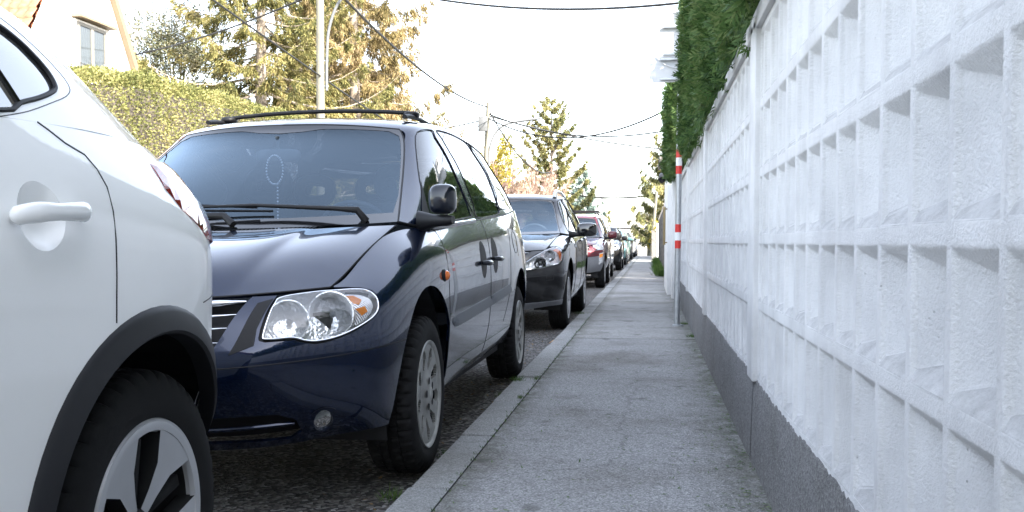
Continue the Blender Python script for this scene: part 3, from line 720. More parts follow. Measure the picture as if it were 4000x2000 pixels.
sheet('road', [-7.0, -4, -.88], YS, 0, M_road)
sheet('pavement', [-.722, -.3, .6], [-30, -10, 0, 3, 6, 9.395], .10, M_pave)
sheet('pavement', [-.722, -.3, .6], [9.402, 12, 15.4, 20, 40] + list(range(60, 126, 5)), .101, M_pave2)
sheet('pavement', [-8.4, -7.15], YS[:-2], .10, M_pave)
tag(mobj('pavement_bed', *boxVF(-.73, .6, -30, 60, .02, .0985), M_dark), kind='structure')
kb = bmesh.new(); y = -6.6
while y < 118:
    L_ = 1.02 if y < 30 else 3.06; j = random.uniform(-.005, .005); z = (zg(y) + zg(y + L_)) / 2
    a0 = atan2(zg(y + L_) - zg(y), L_)
    box(kb, (-.808 + j, y + L_ / 2, z + .004 + random.uniform(-.010, .003)), (.164, L_ - (.024 if y < 14 else .012), .20), .010, Matrix.Rotation(a0, 3, 'X')); y += L_
tag(bobj('kerb', kb, M_kerb), kind='structure')
tag(mobj('kerb_bed', *boxVF(-.884, -.725, -6, 60, -.02, .07), M_dark), kind='structure')
sheet('kerb', [-7.15, -7.0], YS[:-2], .10, M_kerb)
# distant hills
hv = []; nh = 60
for j, (d, h) in enumerate(((420, -6), (700, 6), (1100, 24), (1600, 30))):
    for i in range(nh + 1): x = -900 + 1800 * i / nh; hv.append((x * (1 + d / 1600), d, h + (h > 0) * 7 * sin(x * .011 + j) + (h > 0) * 4 * sin(x * .031)))
tag(mobj('hills', hv, [(j * (nh + 1) + i, j * (nh + 1) + i + 1, (j + 1) * (nh + 1) + i + 1, (j + 1) * (nh + 1) + i) for j in range(3) for i in range(nh)], plain('hazy field', (.34, .31, .26), .95, 0, .25, .02)), kind='structure')
# ---------------------------------------------------------------- white block wall
def _wallwhite():
    m, nt, b, N, L = _mat('white painted concrete block')
    n1 = noise(nt, 130, 6, .7); n2 = noise(nt, 4, 5, .6); v = N('ShaderNodeTexVoronoi'); v.inputs['Scale'].default_value = 55; t = N('ShaderNodeTexCoord'); L(t.outputs['Object'], v.inputs[0])
    pit = ramp(nt, [(.0, (0, 0, 0)), (.16, (1, 1, 1))]); L(v.outputs['Distance'], pit.inputs[0])
    pm = ramp(nt, [(.60, (1, 1, 1)), (.68, (0, 0, 0))]); L(noise(nt, 17, 3).outputs[0], pm.inputs[0])
    pits = mixc(nt, pit.outputs[0], (1, 1, 1), pm.outputs[0])
    c = ramp(nt, [(.3, (.62, .62, .62)), (.6, (.76, .76, .755))]); L(n2.outputs[0], c.inputs[0]); col = mixc(nt, (.38, .37, .36), c.outputs[0], pits)
    stn = ramp(nt, [(.50, (0, 0, 0)), (.74, (.38, .38, .38))]); L(noise(nt, 2.2, 7, .7, vscale=(2.2, 2.2, .35)).outputs[0], stn.inputs[0]); col = mixc(nt, col, (.42, .41, .39), stn.outputs[0])
    # grime settles on upward-facing ledges
    g = N('ShaderNodeNewGeometry'); s = N('ShaderNodeSeparateXYZ'); L(g.outputs['True Normal'], s.inputs[0]); up = N('ShaderNodeMapRange'); up.inputs[1].default_value = .12; up.inputs[2].default_value = .5; L(s.outputs[2], up.inputs[0])
    gn = ramp(nt, [(.40, (.26, .26, .26)), (.66, (.55, .55, .55))]); L(noise(nt, 21, 6, .7).outputs[0], gn.inputs[0]); ml = N('ShaderNodeMath'); ml.operation = 'MULTIPLY'; L(up.outputs[0], ml.inputs[0]); L(gn.outputs[0], ml.inputs[1])
    col = mixc(nt, col, (.17, .165, .16), ml.outputs[0]); L(col, b.inputs['Base Color']); setp(b, rough=.72, spec=.3)
    b1 = bump(nt, b, n1.outputs[0], 1., .0065); bump(nt, b, pits, .9, .005, b1); return m
M_wall = _wallwhite()
M_plinth = _asph('grey plinth render', (.12, .12, .122), (.29, .288, .285), 120, bd=.006, spots=.3)
wall = empty('block_wall', (.44, 8, .10), 0, 'long white wall of recessed concrete blocks on a dark grey plinth right of the pavement', 'wall')
ROWS = [.455, .755, 1.021, 1.289, 1.563, 1.86]; PC = [-3.21, .51, 4.23, 7.95, 11.67, 15.39]; AX = .435
def wl(V): return [(x - .44, y - 8, z - .10) for x, y, z in V]
for p0, p1 in zip(PC[:-1], PC[1:]):
    a, b_ = p0 + .10, p1 - .10; ys = []; y = b_ - .105
    while y > a + .06: ys.append(y); y -= .2257
    ys = [a] + ys[::-1] + [b_]; bm = bmesh.new(); rb_ = .013; d = .080
    if len(ys) > 2 and ys[1] - ys[0] < .1: ys.pop(1)
    fr = {}
    def vert(x, y, z):
        k = (round(x, 4), round(y, 4), round(z, 4))
        if k not in fr: fr[k] = bm.verts.new((x - .44, y - 8, z - .10))
        return fr[k]
    bars = [ROWS[0] - .012] + ROWS[1:-1] + [ROWS[-1]]
    gy = []; 
    for i in range(len(ys) - 1): gy += [(ys[i] + (rb_ if i else .004), ys[i + 1] - (rb_ if i < len(ys) - 2 else .004))]
    gz = [(bars[k] + .018, bars[k + 1] - .018) for k in range(5)]
    Y_ = sorted({a, b_} | {q for g_ in gy for q in g_}); Z_ = sorted({.43, 1.872} | {q for g_ in gz for q in g_})
    for i in range(len(Y_) - 1):
        for j in range(len(Z_) - 1):
            y0, y1, z0, z1 = Y_[i], Y_[i + 1], Z_[j], Z_[j + 1]
            if any(abs(y0 - g_[0]) < 1e-6 for g_ in gy) and any(abs(z0 - g_[0]) < 1e-6 for g_ in gz):
                dj = d * random.uniform(.93, 1.05)
                A, B, C_, D = vert(AX, y0, z0), vert(AX, y1, z0), vert(AX, y1, z1), vert(AX, y0, z1)
                E, Fq = vert(AX + dj, y0 + .008, z0 + .066), vert(AX + dj, y0 + .008, z1 - .068); G_, H_ = vert(AX + .012, y1 - .004, z0 + .022), vert(AX + .012, y1 - .004, z1 - .014)
                for f in ((E, Fq, H_, G_), (A, D, Fq, E), (B, G_, H_, C_), (A, E, G_, B), (D, C_, H_, Fq)): bm.faces.new(f)
            else: bm.faces.new((vert(AX, y0, z0), vert(AX, y0, z1), vert(AX, y1, z1), vert(AX, y1, z0)))
    bmesh.ops.recalc_face_normals(bm, faces=bm.faces[:])
    if sum(f.normal.x * f.calc_area() for f in bm.faces) > 0: bmesh.ops.reverse_faces(bm, faces=bm.faces[:])
    es = [e for e in bm.edges if len(e.link_faces) == 2 and e.calc_face_angle() > .3]
    bmesh.ops.bevel(bm, geom=es, offset=.0055, segments=2, affect='EDGES', profile=.5, clamp_overlap=True)
    for v in bm.verts: v.co += Vector((random.uniform(-1, 1), random.uniform(-1, 1), random.uniform(-1, 1))) * .0008
    bobj('wall_panel', bm, M_wall, wall, ang=60)
for p in PC:
    bm = bmesh.new(); box(bm, (AX + .075 - .44, p - 8, (.44 + 1.905) / 2 - .10), (.195, .20, 1.905 - .44), .008); bobj('post', bm, M_wall, wall)
for p0, p1 in zip(PC[:-1], PC[1:]):
    bm = bmesh.new(); box(bm, (.53 - .44, (p0 + p1) / 2 - 8, 1.905 - .10), (.235, p1 - p0 - .012, .078), .008); bobj('coping', bm, M_wall, wall)
pl = bmesh.new(); ny = 130
for k in range(len(PC) - 1):
    n = 150; V = []
    for i in range(n + 1):
        y = PC[k] + .008 + (PC[k + 1] - PC[k] - .016) * i / n
        zt = .452 + .003 * sin(y * 3.1) + random.choice((0, 0, 0, -.004, .003, -.009)) + random.uniform(-.002, .002)
        V += [(.418 - .44 + random.uniform(-.0015, .0015), y - 8, -.05), (.424 - .44, y - 8, .2), (.430 - .44, y - 8, zt - .10 - .012), (.438 - .44, y - 8, zt - .10), (.60 - .44, y - 8, zt - .10)]
    mobj('plinth', V, [(i * 5 + j, i * 5 + j + 1, (i + 1) * 5 + j + 1, (i + 1) * 5 + j) for i in range(n) for j in range(4)], M_plinth, wall, True)
mobj('wall_core', *[wl(boxVF(.535, .63, PC[0], PC[-1] + .1, .0, 1.86)[0]), boxVF(0, 1, 0, 1, 0, 1)[1]], M_plinth, wall, False)
# ---------------------------------------------------------------- farther along the right side
M_render = plain('white smooth render', (.74, .74, .735), .8, 0, .06, 3, .002, 60)
M_fence = plain('weathered grey boards', (.16, .15, .14), .85, 0, .3, 12, .003, 70)
gw = empty('garden_wall', (.44, 18, .10), 0, 'smooth white rendered garden wall with a grey base beyond the block wall', 'wall')
mobj('wall_body', *[[(x - .44, y - 18, z - .1) for x, y, z in boxVF(.455, .62, 15.6, 24.6, .42, 2.02)[0]], boxVF(0, 1, 0, 1, 0, 1)[1]], M_render, gw, False)
mobj('plinth', *[[(x - .44, y - 18, z - .1) for x, y, z in boxVF(.435, .60, 15.6, 24.6, .0, .43)[0]], boxVF(0, 1, 0, 1, 0, 1)[1]], M_plinth, gw, False)
bm = bmesh.new(); box(bm, (-.02, 1.1, 1.02), (.26, 3.5, 2.2), .01); box(bm, (-.03, -1.6, .95), (.13, .5, 2.1), .008); bobj('pillar', bm, M_render, gw)
h = MB().tube([(-.20, -.5, .86), (-.20, -.5, 1.52)], .022, 10).tube([(-.20, -.5, .90), (-.12, -.5, .90)], .012).tube([(-.20, -.5, 1.48), (-.12, -.5, 1.48)], .012); h.build('handrail', plain('brass rail', (.30, .24, .14), .35, .8), gw)
cn = bmesh.new(); box(cn, (0, 0, 0), (1.0, 2.4, .05), .008, Matrix.Rotation(R(24), 3, 'Y')); box(cn, (-.43, 0, .17), (.04, 2.46, .10), .005)
co = bobj('entrance_canopy', cn, M_fence, loc=(.62, 21.5, 2.50)); tag(co, 'small sloping wooden canopy roof above the white gate pillar', 'canopy')
lp = MB().add(([(x * .09, y * 1.0, z * .09) for x, y, z in lathe([(-1.3, .0), (-1.3, .9), (.9, 1.0), (1.0, .92), (1.0, 0)], 24)[0]], lathe([(-1.3, .0), (-1.3, .9), (.9, 1.0), (1.0, .92), (1.0, 0)], 24)[1]))
lam = empty('wall_lamp', (.20, 18.2, 2.16), 0, 'small dark cylindrical spotlight bracketed to the white pillar', 'lamp')
V, F = lathe([(-.13, 0), (-.13, .05), (-.06, .058), (.09, .062), (.10, .055), (.06, .04), (.06, 0)], 24); mobj('lamp_body', [(y, -x, z) for x, y, z in V], F, M_clad, lam).rotation_euler = (R(25), 0, 0); MB().tube([(0, 0, .05), (.1, 0, .09), (.24, 0, .10)], .012).build('bracket', M_clad, lam)
gf = empty('board_fence', (.45, 33, 0), 0, 'weathered grey vertical board fence on a concrete base', 'fence')
bm = bmesh.new(); y = 25.0
while y < 46: box(bm, (.0 + random.uniform(-.008, .008), y - 33 + .09, 1.28 + random.uniform(-.01, .01)), (.025, .172, 1.55)); y += .18
bobj('boards', bm, M_fence, gf, False); mobj('fence_base', *[[(x - .45, y - 33, z) for x, y, z in boxVF(.40, .55, 24.9, 46, .0, .50)[0]], boxVF(0, 1, 0, 1, 0, 1)[1]], M_plinth, gf, False)
for y in np.arange(25, 46.1, 3.0): bm = bmesh.new(); box(bm, (-.04, y - 33, 1.05), (.09, .10, 2.1), .006); bobj('fence_post', bm, M_fence, gf)
gp = empty('gate_post', (.18, 50, .1), 0, 'weathered wooden gate post with a slanted top standing past the board fence', 'post')
V, F = boxVF(-.11, .11, -.11, .11, 0, 1.5); V = [(x, y, z - (.10 if z > 1 and x > 0 else 0)) for x, y, z in V]; mobj('post_body', V, F, M_fence, gp, False)
lw = empty('low_wall', (.5, 62, 0), 0, 'pale low boundary wall far along the right of the pavement', 'wall'); mobj('wall_body', *boxVF(-.1, .12, -11, 14, -.3, 1.75), M_render, lw, False); 
for y in (-11, -3, 5, 13.8): bm = bmesh.new(); box(bm, (-.02, y, .8), (.32, .32, 2.3), .01); bobj('pier', bm, M_render, lw)
# ---------------------------------------------------------------- sign pole
M_galv = plain('galvanised steel', (.42, .44, .46), .42, .75, .14, 16, .0004, 200)
M_rw = plain('red reflective band', (.62, .03, .025), .35, 0, .08, 40); M_ww = plain('white reflective band', (.80, .80, .80), .35, 0, .05, 40); M_signback = plain('grey aluminium sign back', (.66, .67, .69), .5, .0, .07, 6)
sp = empty('sign_post', (.302, 10.9, .10), 0, 'galvanised sign post with red and white bands at the edge of the pavement', 'sign post')
MB().tube([(-.012, 0, 0), (0, 0, 1.9), (.012, 0, 3.55)], .0315, 28).build('pole', M_galv, sp); MB().add(([(y, z, x) for x, y, z in lathe([(0, 0), (0, .06), (.012, .06), (.02, .034)], 24)[0]], lathe([(0, 0), (0, .06), (.012, .06), (.02, .034)], 24)[1])).build('pole_foot', M_galv, sp)
for zs in ((.84, 1.10), (1.64, 1.90)):
    for k in range(3):
        z0 = zs[0] + k * (zs[1] - zs[0]) / 3; z1 = zs[0] + (k + 1) * (zs[1] - zs[0]) / 3
        MB().tube([(-.012 + .012 * z0 / 1.9, 0, z0), (-.012 + .012 * z1 / 1.9, 0, z1)], .0325, 28, caps=False).build('band', (M_rw, M_ww, M_rw)[k], sp)
rs = empty('round_sign', (.292, 10.865, 3.17), 0, 'round traffic sign seen from its plain back, uppermost on the banded post', 'traffic sign')
V, F = lathe([(-.004, 0), (-.004, .298), (-.016, .302), (-.016, .296), (.0, .290)], 64); mobj('plate', [(y + .0, x * 1 + .06, z) for x, y, z in V], F, M_signback, rs)
for z in (.14, -.15): bm = bmesh.new(); box(bm, (0, .030, z), (.34, .022, .028), .003); bobj('clamp', bm, M_galv, rs)
q = empty('rectangular_sign', (.292, 10.865, 2.86), 0, 'rectangular traffic sign seen from its grey back, below the round sign', 'traffic sign')
bm = bmesh.new(); box(bm, (0, .060, 0), (.62, .006, .27), .0); es = [e for e in bm.edges if abs((e.verts[0].co - e.verts[1].co).y) > .003]; bmesh.ops.bevel(bm, geom=es, offset=.03, segments=5, affect='EDGES'); bobj('plate', bm, M_signback, q, ang=30)
for z in (.105, -.105): bm = bmesh.new(); box(bm, (0, .030, z), (.40, .022, .026), .003); bobj('clamp', bm, M_galv, q)
# ---------------------------------------------------------------- houses
M_hw = plain('sunlit white house render', (.80, .79, .76), .85, 0, .03, 2, .002, 40)  # plain white render colour
def _tiles(col=(.50, .20, .12)):
    m, nt, b, N, L = _mat('clay roof tiles'); n = noise(nt, 9, 4); r = ramp(nt, [(.3, tuple(c * .7 for c in col)), (.7, tuple(c * 1.25 for c in col))]); L(n.outputs[0], r.inputs[0]); L(r.outputs[0], b.inputs['Base Color']); setp(b, rough=.8); return m
M_tile = _tiles(); M_board = plain('tan verge board', (.20, .15, .095), .7, 0, .1)
def tile_roof(name, parent, P0, U, Wd, nu, nw, mat, tu=.30, tw=.24):
    """roof slope: P0 lower corner, U along the eave, Wd up the slope; each tile course is stepped and rippled"""
    P0, U, Wd = map(np.array, (P0, U, Wd)); lu, lw_ = np.linalg.norm(U), np.linalg.norm(Wd); u, w = U / lu, Wd / lw_; nrm = np.cross(u, w); V = []; F = []
    nx = int(lu / tw) * 6; rows = int(lw_ / tu)
    for j in range(rows):
        for e, off in ((0, .055), (1, .0)):
            for i in range(nx + 1):
                V.append(P0 + u * lu * i / nx + w * lw_ * (j + e) / rows + nrm * (off + .030 * abs(sin(pi * i / 6))))
    for j in range(rows * 2 - 1):
        for i in range(nx): F.append((j * (nx + 1) + i, j * (nx + 1) + i + 1, (j + 1) * (nx + 1) + i + 1, (j + 1) * (nx + 1) + i))
    return mobj(name, V, F, mat, parent, True)
hs = empty('gabled_house', (-14, 23.4, 0), 0, 'white gabled house with a red tiled roof and a two-pane window behind the left hedge', 'house')
# gable facing the street (x = 0 plane), apex over y=0, ridge runs away from the street
AP = 9.4; sl_m = 1.62
def gw_(z): return (AP - z) / sl_m
mobj('gable_wall', [(0, -gw_(3.2), 3.2), (0, gw_(3.2), 3.2), (0, 0, AP), (0, -gw_(3.2), 0), (0, gw_(3.2), 0), (-9, -gw_(3.2), 3.2), (-9, gw_(3.2), 3.2), (-9, 0, AP), (-9, -gw_(3.2), 0), (-9, gw_(3.2), 0)],
     [(0, 1, 2), (3, 4, 1, 0), (0, 5, 8, 3), (1, 4, 9, 6), (5, 7, 6)], M_hw, hs, False)
e = gw_(3.0) + .0
tile_roof('roof', hs, (-9.0, -e - .08, 3.05), (9.0, 0, 0), (0, e + .05, AP - 3.0), 1, 1, M_tile)
tile_roof('roof', hs, (.12, e + .08, 3.05), (-9.1, 0, 0), (0, -e - .05, AP - 3.0), 1, 1, M_tile)
for s in (1, -1):
    if s > 0: MB().add(([(.02, s * (e + .10), 2.98), (.16, s * (e + .10), 2.98), (.16, 0, AP + .14), (.02, 0, AP + .14), (.02, s * (e - .10), 2.98), (.16, s * (e - .10), 2.98), (.16, 0, AP - .2), (.02, 0, AP - .2)], [(0, 1, 2, 3), (5, 4, 7, 6), (1, 5, 6, 2), (4, 0, 3, 7)])).build('verge_board', M_board, hs, False)
wf = mobj('window', *boxVF(-.02, .05, -.05, 1.15, 5.15, 6.47), M_hw, hs, False); MBw = MB()
for y0, y1, z0, z1 in ((.02, 1.08, 6.34, 6.42), (.02, 1.08, 5.18, 5.26), (.02, .09, 5.26, 6.34), (1.01, 1.08, 5.26, 6.34), (.50, .60, 5.26, 6.34)): MBw.add(boxVF(.052, .085, y0, y1, z0, z1))
MBw.build('frame', plain('window frame', (.17, .16, .14), .6), wf, False)
M_curt = plain('net curtain behind glass', (.045, .052, .054), .35, 0, .12, 20, coat=1)
for y0, y1 in ((.09, .50), (.60, 1.01)):
    V = [(.058 + .006 * sin(k * 2.1), y0 + (y1 - y0) * k / 16, z) for z in (5.26, 6.34) for k in range(17)]; mobj('pane', V, [(k, k + 1, k + 18, k + 17) for k in range(16)], M_curt, wf, False)
wf.location.y = -.45; wf.scale.y = 1.2
MB().add(boxVF(.0, .26, -.60, 1.10, 6.50, 6.56)).build('lintel_ledge', M_board, hs, False)
rl = MB(); rl.tube([(.16, -.05, 5.22), (.16, 1.15, 5.22)], .008).tube([(.30, -.05, 5.02), (.30, 1.15, 5.02)], .008)
for k in range(9): y = .0 + 1.1 * k / 8; rl.tube([(.10, y, 5.42), (.22, y, 5.34), (.20, y + .03, 5.22), (.30, y + .05, 5.02), (.16, y, 4.95)], .010, 5)
rl.build('flower_box_rail', plain('dark iron', (.03, .028, .025), .6, .3), hs).location.y = -.38
def simple_house(loc, w, d, hwall, hroof, label, mat=M_hw, rz=0, ridge='y'):
    o = empty('house', loc, rz, label, 'house'); x, y = w / 2, d / 2
    V = [(-x, -y, 0), (x, -y, 0), (x, y, 0), (-x, y, 0), (-x, -y, hwall), (x, -y, hwall), (x, y, hwall), (-x, y, hwall), (0, -y, hwall + hroof), (0, y, hwall + hroof)]
    mobj('wall', V, [(0, 1, 5, 8, 4), (1, 2, 6, 5), (2, 3, 7, 9, 6), (3, 0, 4, 7)], mat, o, False)
    tile_roof('roof', o, (-x - .3, y + .3, hwall - .2), (0, -d - .6, 0), (x + .3, 0, hroof + .26), 1, 1, M_tile); tile_roof('roof', o, (x + .3, -y - .3, hwall - .2), (0, d + .6, 0), (-x - .3, 0, hroof + .26), 1, 1, M_tile)
    for sy, yy in ((-1, -y), (1, y)):
        for k in (-1, 1):
            wq = mobj('window', *boxVF(k * x * .5 - .5, k * x * .5 + .5, yy - .03, yy + .03, 1.0, 2.3), M_hw, o, False); mobj('pane', *boxVF(k * x * .5 - .42, k * x * .5 + .42, yy - .05, yy + .05, 1.08, 2.22), M_gloss_bk, wq, False)
    for sx, xx in ((-1, -x), (1, x)):
        for k in (-1, 1):
            wq = mobj('window', *boxVF(xx - .03, xx + .03, k * y * .5 - .5, k * y * .5 + .5, 1.0, 2.3), M_hw, o, False); mobj('pane', *boxVF(xx - .05, xx + .05, k * y * .5 - .42, k * y * .5 + .42, 1.08, 2.22), M_gloss_bk, wq, False)
    return o
simple_house((8.5, 17.5, 0), 9, 10, 3.2, 4.6, 'white house with a red tiled roof behind the right-hand wall, mirrored in the minivan windows')
simple_house((-15, 78, 0), 8, 10, 4.0, 4.0, 'pale house with a red roof half hidden behind the bare pink shrubs', plain('buff render', (.62, .55, .45), .85))
simple_house((5.4, 88, -1), 7, 9, 3.0, 2.4, 'far white house beyond the board fence at the end of the street')
# leaning utility poles
M_lampgrey = plain('weathered lamp grey', (.13, .135, .14), .6, .1, .1)
M_pole = plain('weathered timber pole', (.17, .16, .125), .85, 0, .14, 3, .004, 60)
def upole(y, h, x=-7.8, r0=.11, r1=.075, lean=.0, label='', arm=None, box_=False, group='timber lamp poles on the left of the street'):
    z = zg(y) + (.10 if x < -7.1 or x > 0 else 0); o = empty('utility_pole', (x, y, z), 0, label, 'pole', group)
    MB().tube([(0, 0, 0), (lean * .5, 0, h / 2), (lean, 0, h)], [r0, (r0 + r1) / 2, r1], 20).build('pole', M_pole, o)
    if arm:
        p = np.array(smoothpts(arm, 5, False)) - [x, y, z]; MB().tube(p, .034 if y < 40 else .055, 10).build('lamp_arm', M_lampgrey, o)
        d = p[-1] - p[-3]; d /= np.linalg.norm(d); hd = MB().tube([p[-1] - d * .05, p[-1] + d * .1, p[-1] + d * .25, p[-1] + d * 1.05, p[-1] + d * 1.15], [.04, .07, .085, .08, .03], 14); hd.V = [(x_, y_, p[-1][2] + (z_ - p[-1][2]) * .75 + 0) for x_, y_, z_ in hd.V]; hd.build('lamp_head', M_lampgrey, o)
        for zz in (arm[0][2] + .1, arm[1][2] - .1):
            b = MB().tube([(lean * (zz - z) / h - .11, 0, zz - z), (p[0][0] + .04, 0, zz - z)], .02, 6); b.build('arm_clamp', M_galv, o)
    if box_: bm = bmesh.new(); box(bm, (lean * .87 - .20, -.14, h - 1.0), (.42, .22, .68), .02); bobj('junction_box', bm, M_lampgrey, o)
    return o
upole(23.0, 7.5, label='nearest timber pole with a curved steel lamp arm, behind the minivan roof', lean=.03, r0=.115, r1=.085, arm=[(-7.63, 23, 4.6), (-7.62, 23, 5.4), (-7.55, 23, 6.1), (-7.25, 23, 6.75), (-6.6, 23, 7.2), (-5.9, 23, 7.35)])
upole(45.8, 7.35, label='timber pole with a grey junction box and a lamp arm where the cables meet', lean=.35, r0=.13, r1=.10, box_=True, arm=[(-7.45, 45.8, 4.4), (-7.4, 45.8, 5.3), (-7.15, 45.8, 6.0), (-6.7, 45.8, 6.4), (-6.1, 45.8, 6.55)])
upole(84, 7.9, label='timber pole with a lamp arm in front of the twin-topped spruce', lean=.3, r0=.14, r1=.11, arm=[(-7.4, 84, 4.6), (-7.3, 84, 5.8), (-6.9, 84, 6.6), (-6.2, 84, 7.0), (-5.6, 84, 7.1)])
upole(112, 9.2, label='timber pole in front of the blue-green spruce', lean=.3, r0=.15, r1=.12, arm=[(-7.4, 112, 3.4), (-7.3, 112, 4.6), (-6.9, 112, 5.2), (-6.0, 112, 5.7), (-5.2, 112, 5.85)])
upole(66, 4.2, x=.05, r0=.10, r1=.09, lean=.35, label='short pale pole leaning beside the right-hand fence', group='poles beside the right-hand fence')
upole(76, 3.2, x=-.12, r0=.14, r1=.12, lean=.1, label='thick grey-green pole beyond the leaning pale pole', group='poles beside the right-hand fence')
# cables
M_cable = plain('dark cable', (.012, .013, .014), .7)
def cable(pts, r, label, sag=0):
    P = [Vector(p) for p in pts]; out = []
    for a, b in zip(P[:-1], P[1:]):
        for k in range(24): t = k / 24; q = a.lerp(b, t); q.z -= sag * 4 * t * (1 - t); out.append(tuple(q))
    out.append(tuple(P[-1])); o = MB().tube(out, r, 6).build('overhead_cable', M_cable); return tag(o, label, 'cable', 'overhead cables')
cable([(-7.75, 23, 7.35), (-7.5, 45.8, 7.25)], .034, 'thick cable from the nearest timber pole down to the junction-box pole', .55)
cable([(-7.5, 45.8, 7.2), (-7.5, 84, 7.45)], .042, 'cable sagging from the junction-box pole to the next pole in front of the spruce', 1.6)
cable([(-7.75, 23, 6.95), (-14, 25.9, 6.15)], .022, 'thin cable from the nearest pole to the right verge of the gabled house', .15)
cable([(-9.4, 5, 7.6), (-7.75, 23, 4.92), (-7.6, 34, 4.4), (-7.5, 45.8, 6.6)], .020, 'thin low cable crossing in front of the conifers and clamped to the nearest pole', .1)
cable([(-7.75, 23, 7.4), (.9, 19.5, 5.6), (6, 18, 6.2)], .026, 'thick black cable crossing the street at the top of the view', .45)
cable([(-7.5, 45.8, 6.95), (2.6, 42, 6.1)], .034, 'upper of the two dark cables crossing from the junction-box pole', .9)
cable([(-7.5, 45.8, 6.85), (3.2, 50, 5.4)], .036, 'lower dark cable crossing from the junction-box pole to the right', .35)
cable([(-7.5, 45.8, 6.75), (2.5, 36, 6.9)], .034, 'faint thin cable rising to the right above the pavement', 1.5)
cable([(-7.5, 45.8, 6.7), (-16, 44, 5.6)], .034, 'cable leaving the junction-box pole to the left', .3)
cable([(-7.5, 84, 5.2), (5, 80, 5.9)], .075, 'distant cable crossing low over the street end', .9)
cable([(-7.5, 112, 3.0), (5, 108, 2.9)], .09, 'farthest cable crossing over the street', .5)
# ---------------------------------------------------------------- foliage
M_hedgeL = foliage('yellow green hedge leaf', [(.06, .07, .02), (.15, .16, .05), (.26, .25, .09), (.38, .33, .15)], .3, 1.2)  # yellow-green leaf tones, varied at random
M_hedgeR = foliage('thuja leaf', [(.020, .048, .014), (.050, .105, .026), (.09, .155, .042), (.15, .20, .07)], .3, 1.6)
M_spA = foliage('yellow green spruce needle', [(.03, .042, .015), (.12, .12, .04), (.24, .215, .075), (.36, .29, .13)], .25, .5)
M_spB = foliage('tan spruce needle', [(.07, .062, .025), (.18, .145, .055), (.31, .235, .11), (.42, .32, .19)], .25, .45)
M_pine = foliage('grey green pine needle', [(.05, .06, .035), (.12, .13, .07), (.22, .21, .13), (.30, .27, .18)], .2, .7)
M_spC = foliage('green spruce needle', [(.045, .065, .03), (.14, .155, .06), (.26, .245, .10), (.37, .32, .15)], .25, .4)
M_blue = foliage('blue green spruce needle', [(.05, .09, .08), (.12, .18, .16), (.20, .26, .23), (.28, .32, .26)], .2, .4)
M_yel = foliage('yellow shrub leaf', [(.12, .11, .02), (.28, .22, .03), (.42, .32, .05)], .35, .6)
M_twig = foliage('bare pinkish twig', [(.15, .10, .08), (.30, .20, .155), (.42, .30, .24)], .0, .5)
M_bark = plain('bark', (.30, .25, .20), .9, 0, .3, 8, .02, 25); M_barkd = plain('dark bark', (.09, .075, .06), .9, 0, .3, 8, .02, 25)
def cards(P, D, U_, ln, wd, taper=.35):
    """leaf quads: centre P, long axis D, width axis U_"""
    D = D / (np.linalg.norm(D, axis=1, keepdims=True) + 1e-9); S_ = np.cross(D, U_); S_ /= np.linalg.norm(S_, axis=1, keepdims=True) + 1e-9
    ln = np.broadcast_to(ln, (len(P),))[:, None]; wd = np.broadcast_to(wd, (len(P),))[:, None]
    V = np.stack([P - S_ * wd / 2 * .6, P + D * ln * .5 - S_ * wd / 2, P + D * ln, P + D * ln * .5 + S_ * wd / 2], 1).reshape(-1, 3)
    F = np.arange(len(P) * 4).reshape(-1, 4); return V, F
def rnd(n): v = rng.normal(size=(n, 3)); return v / np.linalg.norm(v, axis=1, keepdims=True)
